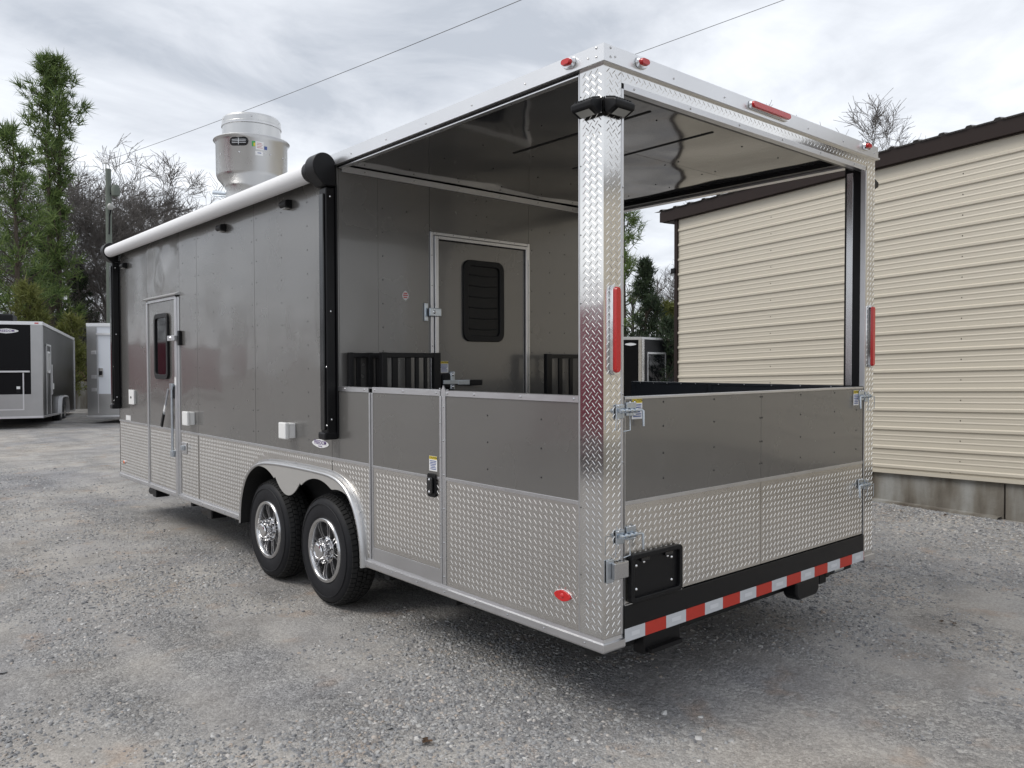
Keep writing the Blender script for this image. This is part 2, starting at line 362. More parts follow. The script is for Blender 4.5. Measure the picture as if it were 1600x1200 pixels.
# ================================================================== GROUND
CAM = Vector((-2.62, -2.41, 0))
def ground_z(x, y):
    d = math.hypot(x-1.0, y-1.0)
    f = max(0.0, 1.0-d/26.0)
    z = (noise.noise((x*0.45, y*0.45, 3.1))*0.020+noise.noise((x*1.6, y*1.6, 7.7))*0.007)*f
    if -1.2 < x < 3.0 and 1.6 < y < 4.6: z *= 0.4
    return z
def make_ground():
    def axis(c):
        near = np.arange(-9, 15.01, 0.16)
        far = np.array([19, 24, 32, 45, 70, 120, 250, 500.])
        return np.concatenate((-(far[::-1])-0.0, near, far))
    xs, ys = axis(0), axis(0); nx, ny = len(xs), len(ys)
    V = [(float(x), float(y), ground_z(x, y)) for y in ys for x in xs]
    idx = np.arange(nx*ny).reshape(ny, nx)
    a, b, c, d = idx[:-1, :-1].ravel(), idx[:-1, 1:].ravel(), idx[1:, 1:].ravel(), idx[1:, :-1].ravel()
    F = np.concatenate((np.stack((a, b, c), 1), np.stack((a, c, d), 1)))
    g = fast_mesh('ground', V, F, 'gravel', smooth=True); g['kind'] = 'structure'
    return g
make_ground()

def make_stones():
    rng = np.random.default_rng(5)
    cr2, cf2 = np.array([0.756, -0.654]), np.array([0.654, 0.756])
    oct_v = np.array([(-1,-1,-.6),(1,-1,-.6),(1,1,-.6),(-1,1,-.6),(-.75,-.7,.55),(.7,-.75,.6),(.75,.7,.5),(-.7,.75,.6)], float)
    oct_f = np.array([(4,5,6),(4,6,7),(0,1,5),(0,5,4),(1,2,6),(1,6,5),(2,3,7),(2,7,6),(3,0,4),(3,4,7)])
    N = 300000
    dep = 1.6+11.5*rng.random(N)**1.7
    lat = (rng.random(N)*2-1)*(dep*0.68+0.3)
    P = np.array([-2.62, -2.41])+dep[:, None]*cf2+lat[:, None]*cr2
    keep = []
    for i in range(N):
        n1 = noise.noise((P[i, 0]*0.55, P[i, 1]*0.55, 11.0))+0.6*noise.noise((P[i, 0]*1.9, P[i, 1]*1.9, 5.0))
        if rng.random() < 0.27+0.95*n1: keep.append(i)
    P = P[keep]; n = len(P)
    s = 0.0036+0.0076*rng.random(n)**2.4; s *= np.where(rng.random(n) < 0.012, 1.7, 1.0)
    # a coarser drip line of stone along the foot of the metal building
    m_ = 11000; al = -3.5+6.8*rng.random(m_); ow = .08+1.6*rng.random(m_)**2.4
    P2 = np.array([7.155, 2.105])+al[:, None]*np.array([.1307, .9914])+ow[:, None]*np.array([-.9914, .1307])
    P = np.concatenate((P, P2)); s = np.concatenate((s, .006+.009*rng.random(m_)**1.5)); n = len(P)
    V = oct_v[None]+rng.normal(0, .22, (n, 8, 3))
    V *= np.stack((np.ones(n)*1.15, 0.6+.5*rng.random(n), 0.4+.45*rng.random(n)), 1)[:, None, :]
    a = rng.random(n)*6.28; ca, sa = np.cos(a), np.sin(a)
    X = V[..., 0]*ca[:, None]-V[..., 1]*sa[:, None]; Y = V[..., 0]*sa[:, None]+V[..., 1]*ca[:, None]; Z = V[..., 2]
    tx, ty = rng.normal(0, .25, n), rng.normal(0, .25, n); Z = Z+X*tx[:, None]+Y*ty[:, None]
    gz = np.array([ground_z(p[0], p[1]) for p in P])
    W = np.stack((X*s[:, None]+P[:, :1], Y*s[:, None]+P[:, 1:2], Z*s[:, None]+gz[:, None]+(s*0.10)[:, None]), 2)
    F = oct_f[None]+(np.arange(n)*8)[:, None, None]
    o = fast_mesh('loose_gravel', W, F, 'stone', kind='stuff')
    o['label'] = 'loose grey crushed stone scattered over the gravel lot'; o['category'] = 'gravel'
make_stones()

def make_fallen_leaves():
    rng = np.random.default_rng(9); V = []; F = []
    spots = [(-1.93, -0.42), (0.86, -1.62), (1.95, -1.4), (0.42, -0.95), (-0.6, 0.5), (2.9, -0.4), (-1.2, -0.75), (4.4, 1.2), (5.6, 2.0), (6.6, 1.6), (6.75, 1.1), (6.8, 2.3)]
    for x, y in spots:
        for k in range(3):
            b = len(V); a = rng.random()*6.28; l = 0.018+.012*rng.random(); px, py = x+rng.normal(0, .025), y+rng.normal(0, .025); z = ground_z(px, py)+.012
            for t, w, h in ((-1, 0, 0), (-.2, .6, .3), (.5, .45, .1), (1, 0, .4), (.5, -.45, .35), (-.2, -.6, 0)):
                V.append((px+l*(t*math.cos(a)-w*math.sin(a)), py+l*(t*math.sin(a)+w*math.cos(a)), z+h*l))
            F += [(b, b+1, b+5), (b+1, b+2, b+5), (b+2, b+4, b+5), (b+2, b+3, b+4)]
    o = fast_mesh('fallen_leaves', V, F, 'dead_leaves', kind='stuff')
    o['label'] = 'scattered dry brown leaves on the gravel'; o['category'] = 'leaves'
make_fallen_leaves()

# ================================================================== THE TRAILER
ZB = 0.42; W, LEN, YW = 2.59, 7.588, 2.394          # floor edge height, width, length, porch wall position
ZS, ZR, ZT = 0.629, 1.12, 2.667                     # diamond seam, half-wall top, roof edge (above floor edge)
T = empty('concession_trailer')
tag(T, 'long pewter grey porch trailer with diamond plate corners, white awning and roof exhaust fan', 'trailer')
OFF = Vector((0, 0, ZB))

# --- body shell
def gray_panel(y0, y1, z0, z1, m='pewter', name='side_panel'):
    return box(name, m, T, 0.0, 0.012, y0+.002, y1-.002, z0, z1, bevel=.001)
box('wall_core', 'underbody', T, 0.0125, 0.05, 4.06, LEN-.02, 0.0, 2.58)
box('wall_core', 'underbody', T, 0.0125, 0.05, YW+.02, 4.06, .575, 2.58)
for a, b_ in ((YW, 2.489), (2.489, 3.745), (3.745, 5.03), (5.03, 5.50)): gray_panel(a, b_, ZS, 2.585)
gray_panel(5.50, 6.51, 1.955, 2.585, 'pewter_dent')
gray_panel(6.51, LEN, ZS, 2.585)
box('front_wall', 'pewter', T, 0.0, W, LEN-.018, LEN, 0.0, 2.585)
box('side_wall', 'pewter', T, W-.05, W, YW, LEN-.02, 0.0, 2.585)
box('roof', 'white_aluminium', T, 0.03, W-.03, 0.03, LEN-.03, 2.605, 2.655)
for x0, x1, y0, y1 in ((.03, W-.03, .03, 2.03), (.312, W-.312, 2.0301, 4.0499), (.03, W-.03, 4.05, LEN-.03)): box('floor', 'underbody', T, x0, x1, y0, y1, 0.0, 0.06)
for x in (0.45, 2.14): box('chassis_rail', 'underbody', T, x-.04, x+.04, 0.1, LEN-.05, -0.12, -0.002)
for y in (0.14, 1.2, 1.9, 4.3, 5.4, 6.6): box('cross_member', 'underbody', T, 0.06, W-.06, y-.03, y+.03, -0.09, -0.003)
for y in (2.65, 3.58): MB().tube([(0.2, y, -.03), (W-.2, y, -.03)], .05, 10).build('axle', 'underbody', T, smooth=30)

# --- diamond plate skirt, with the wheel arch cut out
arch = [(4.03, -.002), (4.015, .12), (3.975, .24), (3.90, .365), (3.78, .455), (3.62, .508), (3.40, .53), (3.05, .538), (2.66, .538), (2.44, .53), (2.29, .487), (2.165, .39), (2.09, .26), (2.05, .12), (2.04, -.002)]
def in_arch(y, z):
    if not 2.0 < y < 4.07: return False
    c = sorted(arch); zz = 0
    for (y0, z0), (y1, z1) in zip(c, c[1:]):
        if y0 <= y <= y1: zz = z0+(z1-z0)*(y-y0)/max(1e-6, y1-y0)
    return z < zz+.05
def skirt(y0, y1, z0=0.0, z1=ZS-.008, x=0.0, name='diamond_plate_skirt', parent=None):
    mb = MB(); mb.box(x, x+.012, y0+.001, y1-.001, z0, z1)
    treads(mb, (x, y1, z0), (0, -1, 0), (0, 0, 1), (-1, 0, 0), y1-y0, z1-z0, inside=lambda a, b: True)
    return mb.build(name, 'diamond_aluminium', parent or T)
def skirt_arch(y0, y1):
    mb = MB(); z1 = ZS-.008
    prof = [(y0+.001, 0.0)]+[p for p in reversed(arch)]+[(y1-.001, 0.0), (y1-.001, z1), (y0+.001, z1)]
    # split the arched sheet into quads so it stays clean
    top = sorted(arch)
    for (a, za), (b, zb) in zip(top, top[1:]):
        mb.prism([(a, max(za, 0)), (b, max(zb, 0)), (b, z1), (a, z1)], 'x', 0.0, .012)
    mb.box(0.0, .012, y0+.001, top[0][0], 0, z1); mb.box(0.0, .012, top[-1][0], y1-.001, 0, z1)
    treads(mb, (0, y1, 0), (0, -1, 0), (0, 0, 1), (-1, 0, 0), y1-y0, z1, inside=lambda a, b: not in_arch(y1-a, b))
    return mb.build('diamond_plate_skirt', 'diamond_aluminium', T)
skirt_arch(2.0, 5.03)
skirt(5.03, 5.50); skirt(6.50, LEN)
box('skirt_seam', 'seam_black', T, -.0012, .001, 5.027, 5.033, 0.02, ZS-.012); box('skirt_seam', 'seam_black', T, -.0012, .001, 2.487, 2.491, .545, ZS-.012)
# trims
box('seam_trim', 'aluminium', T, -.004, .008, 2.0, 5.50, ZS-.009, ZS+.009, bevel=.001)
box('seam_trim', 'aluminium', T, -.004, .008, 6.51, LEN, ZS-.009, ZS+.009, bevel=.001)

# --- roof edge cap
def cap_prof(): return [(-.016, 2.586), (.02, 2.586), (.06, 2.60), (.06, 2.672), (.0, 2.672), (-.014, 2.667), (-.014, 2.602), (-.022, 2.598), (-.022, 2.588)]
def mitred(prof, p0, p1, inn, m0, m1, name, m):
    """profile (outward offset negative, z) along an edge; inn = inward direction; m0/m1: mitre at the ends"""
    p0, p1, inn = Vector((*p0, 0)), Vector((*p1, 0)), Vector((*inn, 0)); d = (p1-p0).normalized(); k = len(prof)
    vs_ = [p0+inn*o+d*(o*m0)+Vector((0, 0, z)) for o, z in prof]+[p1+inn*o-d*(o*m1)+Vector((0, 0, z)) for o, z in prof]
    return MB().add(vs_, [tuple(range(k))[::-1], tuple(range(k, 2*k))]+[(i, (i+1) % k, k+(i+1) % k, k+i) for i in range(k)]).build(name, m, T)
for p0, p1, inn in (((0, LEN), (0, 0), (1, 0)), ((0, 0), (W, 0), (0, 1)), ((W, 0), (W, LEN), (-1, 0)), ((W, LEN), (0, LEN), (0, -1))):
    mitred(cap_prof(), p0, p1, inn, 1, 1, 'roof_edge_cap', 'white_aluminium')
lowrail = [(-.012, -.024), (.03, -.024), (.03, .033), (.0, .033), (-.003, .018), (-.014, .014), (-.016, -.016)]
mitred(lowrail, (0, 2.06), (0, 0), (1, 0), 0, 1, 'bottom_rail', 'aluminium')
mitred(lowrail, (0, 0), (.1305, 0), (0, 1), 1, 0, 'bottom_rail', 'aluminium')
mitred(lowrail, (2.458, 0), (W, 0), (0, 1), 0, 1, 'bottom_rail', 'aluminium')
for a, b_ in ((5.52, 4.03), (6.49, 5.52), (LEN, 6.49)): mitred(lowrail, (0, a), (0, b_), (1, 0), 0, 0, 'bottom_rail', 'aluminium')

# --- corner posts
def near_post():
    p = empty('corner_post', T)
    box('post_core', 'black_frame', p, .0125, .112, .0125, .140, .0, 2.586)
    mb = MB().box(0.0, .012, 0.0, .146, .034, 2.586); treads(mb, (0, .146, .034), (0, -1, 0), (0, 0, 1), (-1, 0, 0), .146, 2.55)
    mb.build('diamond_plate_sheet', 'bright_diamond', p)
    mb = MB().box(.0121, .116, 0.0, .012, .034, 2.586); treads(mb, (0, 0, .034), (1, 0, 0), (0, 0, 1), (0, -1, 0), .116, 2.55)
    mb.build('diamond_plate_sheet', 'bright_diamond', p)
    box('edge_trim', 'aluminium', p, .116, .130, -.004, .06, .034, 2.50, bevel=.0015)
    box('edge_trim', 'aluminium', p, -.003, .02, .146, .152, .034, 2.575, bevel=.001)
    return p
near_post()
def far_post():
    p = empty('corner_post', T)
    box('post_core', 'black_frame', p, 2.470, 2.578, .0125, .140, .0, 2.586)
    mb = MB().box(2.474, 2.59, 0.0, .012, .034, 2.586); treads(mb, (2.474, 0, .034), (1, 0, 0), (0, 0, 1), (0, -1, 0), .116, 2.55)
    mb.build('diamond_plate_sheet', 'bright_diamond', p)
    mb = MB().box(2.578, 2.59, .0121, .146, .034, 2.586); mb.build('diamond_plate_sheet', 'bright_diamond', p)
    box('edge_trim', 'aluminium', p, 2.458, 2.4735, -.004, .03, .034, 2.50, bevel=.0015)
    box('edge_trim', 'alloy', p, 2.462, 2.4695, .082, .125, 1.12, 2.50, bevel=.0015)
far_post()

# --- rear header, porch ceiling, side headers
mb = MB().box(.117, 2.473, 0.0, .012, 2.526, 2.586); treads(mb, (.117, 0, 2.526), (1, 0, 0), (0, 0, 1), (0, -1, 0), 2.356, .06, pu=.038, pv=.0295, L=.0125)
mb.build('rear_header', 'bright_diamond', T)
box('header_trim', 'aluminium', T, .1305, 2.4575, -.004, .035, 2.496, 2.526, bevel=.0015)
box('header_core', 'black_frame', T, .131, 2.457, .0125, .06, 2.50, 2.59)
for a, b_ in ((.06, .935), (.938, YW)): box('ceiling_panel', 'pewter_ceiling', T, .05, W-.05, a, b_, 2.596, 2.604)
for x, y0, y1 in ((.71, .32, 1.42), (1.28, .33, 1.46)):
    box('ceiling_light_channel', 'seam_black', T, x-.008, x+.008, y0, y1, 2.592, 2.5955)
box('side_header', 'black_frame', T, .004, .045, .152, YW, 2.572, 2.594)
box('header_lip', 'white_aluminium', T, -.004, .03, .152, YW-.03, 2.566, 2.5715)
box('side_header', 'black_frame', T, W-.15, W-.004, .146, YW, 2.566, 2.594)
box('header_lip', 'aluminium', T, W-.082, W-.02, .146, YW, 2.553, 2.5655)
box('wall_top_trim', 'aluminium', T, .03, W-.03, YW-.02, YW-.004, 2.550, 2.590, bevel=.002)

# --- porch wall with its door
box('porch_wall_panel', 'pewter', T, .0125, .3115, YW, YW+.02, .602, 2.586); box('porch_wall_panel', 'pewter', T, .313, .7435, YW, YW+.02, .06, 2.586); box('porch_wall_panel', 'pewter', T, 1.715, W-.0515, YW, YW+.02, .06, 2.586)
box('well_cover', 'underbody', T, .0505, .3105, 2.004, 4.06, .576, .60)
box('well_end', 'underbody', T, .0505, .3105, 1.985, 2.003, .0, .60)
box('porch_wall_panel', 'pewter', T, .7465, 1.713, YW, YW+.02, 2.232, 2.586)
D = empty('porch_door', T)
box('door_leaf', 'pewter', D, .815, 1.660, YW-.006, YW+.02, .08, 2.175, bevel=.003)
def jamb(mb, x0, x1, z0, z1): return mb.box(x0, x1, YW-.022, YW+.015, z0, z1)
for x0, x1, z0, z1, yy in ((.745, .772, .06, 2.232, .014), (.776, .808, .06, 2.205, .026), (1.690, 1.715, .06, 2.232, .014), (1.664, 1.686, .06, 2.205, .026)):
    box('door_jamb', 'aluminium', D, x0, x1, YW-yy, YW+.015, z0, z1, bevel=.003)
for x0, x1, z0, z1, yy in ((.7725, 1.6895, 2.209, 2.232, .014), (.8085, 1.6635, 2.180, 2.205, .026)):
    box('door_header', 'aluminium', D, x0, x1, YW-yy, YW+.015, z0, z1, bevel=.003)
def rrect(x0, x1, z0, z1, r, n=6):
    out = []
    for cx, cz, a0 in ((x1-r, z1-r, 0), (x0+r, z1-r, 90), (x0+r, z0+r, 180), (x1-r, z0+r, 270)):
        for k in range(n+1):
            a = R(a0+90*k/n); out.append((cx+r*math.cos(a), cz+r*math.sin(a)))
    return out
def ring_prism(mb, outer, inner, axis, a, b):
    n = len(outer)
    def P(p, t): return {'x': (t, p[0], p[1]), 'y': (p[0], t, p[1])}[axis]
    vs_ = [P(p, a) for p in outer]+[P(p, a) for p in inner]+[P(p, b) for p in outer]+[P(p, b) for p in inner]; fs = []
    for i in range(n):
        j = (i+1) % n
        fs += [(i, j, n+j, n+i), (2*n+i, 2*n+j, 3*n+j, 3*n+i), (i, j, 2*n+j, 2*n+i), (n+i, n+j, 3*n+j, 3*n+i)]
    return mb.add(vs_, fs)
win = empty('door_window', D)
ring_prism(MB(), rrect(1.04, 1.438, 1.439, 2.055, .065), rrect(1.085, 1.393, 1.484, 2.010, .035), 'y', YW-.024, YW-.006).build('window_frame', 'black_plastic', win, smooth=40, bevel=.004)
MB().prism(rrect(1.084, 1.394, 1.483, 2.011, .035), 'y', YW-.010, YW-.0065).build('pane', 'shaded_glass', win)
for k in range(6):
    z = 1.535+k*.082
    pts = [(1.10, YW-.013, z), (1.25, YW-.014, z-.006), (1.38, YW-.013, z+.002)]
    MB().tube(pts, .004, 6).build('shade_fold', 'shade_cloth', win)
# hinge cover, hold-back latch
box('door_hinge', 'aluminium', D, 1.6865, 1.6895, YW-.030, YW-.014, .3, 2.1)
lk = empty('door_holdback', D)
box('latch_plate', 'zinc', lk, .690, .722, YW-.014, YW-.001, 1.58, 1.71, bevel=.003)
box('latch_arm', 'zinc', lk, .715, .818, YW-.045, YW-.030, 1.615, 1.675, bevel=.004)
MB().dome((.755, YW-.045, 1.645), (0, -1, 0), .013, .01, 8).build('bolt', 'chrome', lk, smooth=60)
bl = empty('bar_lock', D)
box('lock_body', 'black_plastic', bl, .828, .900, YW-.05, YW-.007, 1.085, 1.20, bevel=.015)
box('hasp', 'zinc', bl, .822, .98, YW-.062, YW-.052, 1.120, 1.150, bevel=.002)
box('hasp_plate', 'zinc', bl, .905, .955, YW-.030, YW-.008, 1.075, 1.215, bevel=.02)
for z in (1.10, 1.19): MB().dome((.93, YW-.030, z), (0, -1, 0), .012, .008, 8).build('bolt', 'chrome', bl, smooth=60)
MB().box(.955, 1.095, YW-.064, YW-.054, 1.113, 1.150).build('lever', 'zinc', bl, bevel=.003)
MB().box(1.06, 1.182, YW-.068, YW-.050, 1.108, 1.150).build('grip', 'black_plastic', bl, bevel=.005)

def caution(parent, o, ux, w, h):
    """a small yellow-headed safety sticker: o is the lower left corner, ux its reading direction"""
    o, ux = Vector(o), Vector(ux); n = ux.cross(Vector((0, 0, 1))); st = empty('caution_sticker', parent)
    def quad(name, a0, a1, b0, b1, d, m):
        P = [o+ux*(w*a)+Vector((0, 0, h*b))+n*d for a, b in ((a0, b0), (a1, b0), (a1, b1), (a0, b1))]
        return MB().add(P, [(0, 1, 2, 3)]).build(name, m, st)
    quad('sticker_sheet', 0, 1, 0, 1, .002, 'sticker_white'); quad('sticker_header', 0.02, .98, .78, .985, .0028, 'sticker_yellow')
    text('lettering', '\u26a0CAUTION' if False else 'CAUTION', h*.19, 'print_black', st, o+ux*(w*.53)+Vector((0, 0, h*.885))+n*.0034, ux, (0, 0, 1), bold=True, sx=min(1.0, w/(h*.85)))
    rr = random.Random(4)
    mb = MB()
    for k in range(6):
        z = .68-.11*k; x0, x1 = .08+.1*rr.random(), .92-.18*rr.random()
        P = [o+ux*(w*a)+Vector((0, 0, h*b))+n*.0034 for a, b in ((x0, z-.025), (x1, z-.025), (x1, z+.025), (x0, z+.025))]
        mb.add(P, [(0, 1, 2, 3)])
    mb.build('fine_print', 'print_blue', st)
caution(D, (.826, YW-.006, 1.205), (1, 0, 0), .078, .085)
# round inspection sticker
def oval_sticker(parent, c, ux, w, h, words, m='print_purple', size=.03):
    c, ux = Vector(c), Vector(ux); n = ux.cross(Vector((0, 0, 1))); st = empty('maker_sticker', parent)
    mb = MB(); N = 28
    mb.add([c+n*.002+ux*(w/2*math.cos(2*math.pi*k/N))+Vector((0, 0, h/2*math.sin(2*math.pi*k/N)*(1-.25*abs(math.cos(2*math.pi*k/N))))) for k in range(N)], [tuple(range(N))])
    mb.build('sticker_sheet', 'sticker_white', st)
    for s, dz, sz in words: text('lettering', s, sz, m, st, c+n*.003+Vector((0, 0, dz)), ux, (0, 0, 1), bold=True)
oval_sticker(T, (.533, YW-.001, 1.755), (1, 0, 0), .055, .07, [], 'print_red')
mb = MB()
for z, w in ((1.771, .03), (1.757, .04), (1.742, .032)): mb.box(.533-w/2, .533+w/2, YW-.0042, YW-.0036, z-.004, z+.004)
mb.build('sticker_print', 'print_red', T)

# --- black railings beside the door
def railing(x0, x1, y, posts, slats, zb):
    r = empty('porch_railing', T)
    box('top_rail', 'black_frame', r, x0, x1, y-.016, y+.016, 1.312, 1.345, bevel=.003)
    box('bottom_rail', 'black_frame', r, x0, x1, y-.016, y+.016, .66, .69, bevel=.003)
    for a, b, z in posts: box('post', 'black_frame', r, a, b, y-.0185, y+.0185, z, 1.3475, bevel=.003)
    for a, b in slats: box('slat', 'black_frame', r, a, b, y-.008, y+.008, .6905, 1.3115, bevel=.002)
railing(.055, .30, 2.355, ((.053, .085, .602), (.20, .235, .602)), ((.115, .145), (.265, .295)), .602)
railing(.205, .68, 2.19, ((.203, .245, .602), (.625, .682, .06)), ((.29, .335), (.40, .44), (.475, .505), (.55, .575)), .602)
railing(1.708, 2.50, 2.19, ((1.706, 1.765, .06), (2.45, 2.502, .06)), ((1.85, 1.89), (1.97, 2.01), (2.09, 2.13), (2.21, 2.25), (2.33, 2.37)), .06)

# --- left half wall: fixed panels and the entry gate
def half_wall(name, y0, y1, full=True):
    h = empty(name, T)
    box('upper_panel', 'pewter', h, .0, .012, y0+.001, y1-.001, ZS, 1.092)
    if full: skirt(y0, y1, .034, ZS-.008, 0.0, 'lower_diamond_plate', h)
    box('core', 'slate_panel', h, .0125, .05, y0, y1, .0 if full else ZS, 1.09)
    MB().prism([(-.005, 1.090), (.0, 1.090), (.0, 1.113), (.055, 1.113), (.055, 1.12), (-.005, 1.12)], 'y', y0, y1).build('top_trim', 'aluminium', h)
    if full: box('seam_trim', 'aluminium', h, -.004, .006, y0, y1, ZS-.009, ZS+.009, bevel=.001)
    return h
hw1 = half_wall('half_wall', .152, 1.18)
hw2 = half_wall('half_wall', 2.0, YW-.001, False)
def entry_gate():
    g = empty('entry_gate', T); y0, y1 = 1.232, 1.948
    box('upper_panel', 'pewter', g, -.004, .02, y0, y1, ZS+.002, 1.088)
    skirt(y0, y1, .115, ZS-.012, -.004, 'lower_diamond_plate', g)
    box('core', 'slate_panel', g, .0205, .05, y0, y1, .04, 1.09)
    box('seam_trim', 'aluminium', g, -.007, .004, y0, y1, ZS-.011, ZS+.004, bevel=.001)
    box('kick_strip', 'aluminium', g, -.006, .02, y0, y1, .036, .114, bevel=.001)
    box('top_trim', 'aluminium', g, -.008, .055, y0-.004, y1+.004, 1.0885, 1.124, bevel=.002)
    box('latch_stile', 'aluminium', g, -.010, .03, y0-.018, y0-.0005, .036, 1.088, bevel=.002)
    box('hinge_leaf', 'aluminium', g, -.008, .03, y1+.0005, y1+.022, .036, 1.088, bevel=.002)
    MB().tube([(-.013, y1+.027, .04), (-.013, y1+.027, 1.085)], .006, 8).build('hinge_pin', 'aluminium', g, smooth=40)
    lt = empty('paddle_latch', g)
    MB().prism(rrect(1.262, 1.345, .515, .648, .016), 'x', -.016, -.005).build('latch_frame', 'black_plastic', lt, bevel=.003)
    MB().prism(rrect(1.278, 1.330, .535, .628, .012), 'x', -.030, -.0165).build('latch_paddle', 'black_gloss', lt, bevel=.004)
    for z in (.545, .615): MB().dome((-.030, 1.304, z), (-1, 0, 0), .008, .005, 8).build('bolt', 'chrome', lt)
    caution(g, (-.0042, 1.335, .662), (0, -1, 0), .078, .085)
entry_gate()
box('gate_stop', 'aluminium', T, -.006, .03, 1.1805, 1.212, .036, 1.088, bevel=.002)
MB().prism([(1.176, 1.089), (1.216, 1.089), (1.216, 1.120), (1.196, 1.150), (1.176, 1.120)], 'x', -.007, .0).build('gate_stop_peak', 'aluminium', T)
box('hinge_stile', 'aluminium', T, -.006, .03, 1.978, 1.9995, .036, 1.088, bevel=.002)

# --- right half wall seen from inside, over the tailgate
for a, b_ in ((.146, 1.235), (1.245, 1.995)):
    h = empty('half_wall', T)
    box('inner_panel', 'slate_panel', h, 2.515, 2.53, a, b_, .06, 1.10)
    box('outer_panel', 'pewter', h, 2.532, 2.59, a, b_, .0, 1.10)
    box('top_trim', 'slate_panel', h, 2.508, 2.592, a, b_, 1.1005, 1.12, bevel=.002)
    box('inner_stile', 'slate_panel', h, 2.506, 2.5145, b_-.04, b_, .06, 1.10, bevel=.001)
    for k in range(5): MB().dome((2.5075, a+.1+k*(b_-a-.2)/4, 1.11), (-1, 0, 0), .006, .004).build('screw', 'aluminium', h)

# --- rear gate
G = empty('rear_gate', T)
box('gate_core', 'slate_panel', G, .142, 2.447, .0125, .045, .165, 1.112)
for a, b_ in ((.142, 1.264), (1.266, 2.447)):
    box('upper_panel', 'pewter', G, a, b_, .0, .012, ZS, 1.104)
    mb = MB().box(a+.0005, b_-.0005, .0, .012, .166, ZS-.008); treads(mb, (a, 0, .166), (1, 0, 0), (0, 0, 1), (0, -1, 0), b_-a, ZS-.174)
    mb.build('lower_diamond_plate', 'diamond_aluminium', G)
box('seam_trim', 'aluminium', G, .142, 2.447, -.004, .006, ZS-.009, ZS+.009, bevel=.001)
box('top_trim', 'aluminium', G, .140, 2.449, -.004, .05, 1.1045, 1.1155, bevel=.001)
box('side_trim', 'aluminium', G, .136, .1415, -.004, .03, .162, 1.104)
box('bottom_trim', 'aluminium', G, .136, .56, -.006, .01, .160, .1655)
# license plate holder
lp = empty('plate_holder', G)
ring_prism(MB(), rrect(.156, .535, .168, .392, .022), rrect(.178, .513, .190, .370, .012), 'y', -.030, -.001).build('frame', 'black_plastic', lp, smooth=40, bevel=.003)
MB().prism(rrect(.177, .514, .189, .371, .012), 'y', -.012, -.0015).build('back_plate', 'black_plastic', lp)
for x, z in ((.21, .335), (.47, .335), (.21, .225), (.47, .225), (.265, .345), (.44, .345)): MB().dome((x, -.012, z), (0, -1, 0), .0075, .006, 8).build('bolt', 'chrome', lp, smooth=60)
for x in (.262, .437): box('lamp', 'black_gloss', lp, x-.03, x+.03, -.026, -.0125, .352, .369, bevel=.003)

# gap between gate and post
box('gate_gap', 'seam_black', T, .1305, .1355, .006, .03, .034, 1.12)
box('gate_gap', 'seam_black', T, 2.4485, 2.4575, .006, .03, .034, 1.12)
# bumper bar and reflective tape
box('bumper_bar', 'black_frame', T, .1305, 2.4575, -.010, .05, -.006, .1595, bevel=.002)
xs_ = .118; k = 0
while xs_ < 2.455:
    x1 = min(2.455, xs_+.1555); m = 'tape_white' if k % 2 == 0 else 'tape_red'
    x0 = max(xs_, .131)
    t_ = box('reflective_tape', m, T, x0+.0006, x1-.0006, -.0125, -.0101, -.004, .056)
    if m == 'tape_white' and x1-x0 > .1:
        MB().add([(x0+.045, -.0131, .016), (x1-.04, -.0131, .016), (x1-.04, -.0131, .036), (x0+.045, -.0131, .036)], [(0, 1, 2, 3)]).build('tape_print', 'tape_print', t_)
    xs_ += .1555; k += 1

# --- latches on the rear gate
def bar_latch(x, z, side=1, pin_down=True):
    l = empty('gate_latch', T)
    box('base_plate', 'zinc', l, x-.062*side if side > 0 else x+.008, x-.008*side if side > 0 else x+.062, -.012, -.004, z-.036, z+.028, bevel=.003)
    box('base_plate', 'zinc', l, x+.008 if side > 0 else x-.075, x+.075 if side > 0 else x-.008, -.012, -.004, z-.026, z+.036, bevel=.003)
    MB().tube([(x-.055*side, -.026, z), (x+.095*side, -.026, z), (x+.10*side, -.03, z-.004), (x+.10*side, -.032, z-.075)], .0065, 10).build('slide_bolt', 'zinc', l, smooth=50)
    for dx in (-.045, -.015, .02, .05): MB().tube([(x+dx*side-.008, -.024, z), (x+dx*side+.008, -.024, z)], .0115, 10).build('bolt_guide', 'zinc', l, smooth=50)
    MB().tube([(x-.09*side, -.03, z-.085), (x-.085*side, -.034, z-.002), (x+.0, -.036, z-.012), (x+.005*side, -.034, z-.088), (x-.04*side, -.034, z-.092)], .0025, 6).build('safety_pin', 'zinc', l, smooth=50)
    for dx, dz in ((-.05, -.038), (-.05, .022), (.03, .035), (.062, .035), (.062, -.02)): MB().dome((x+dx*side, -.012, z+dz), (0, -1, 0), .006, .005).build('bolt', 'chrome', l, smooth=60)
bar_latch(.135, 1.055); bar_latch(2.452, 1.055, -1)
bar_latch(.135, .487); bar_latch(2.452, .487, -1)
hg = empty('gate_hinge', T)
box('hinge_leaf', 'zinc', hg, .012, .060, -.010, -.003, .285, .390, bevel=.003)
box('hinge_block', 'alloy', hg, .040, .134, -.034, -.0105, .300, .375, bevel=.004)
caution(G, (.186, -.0008, 1.012), (1, 0, 0), .075, .095)
caution(G, (2.315, -.0008, 1.0), (1, 0, 0), .07, .095)

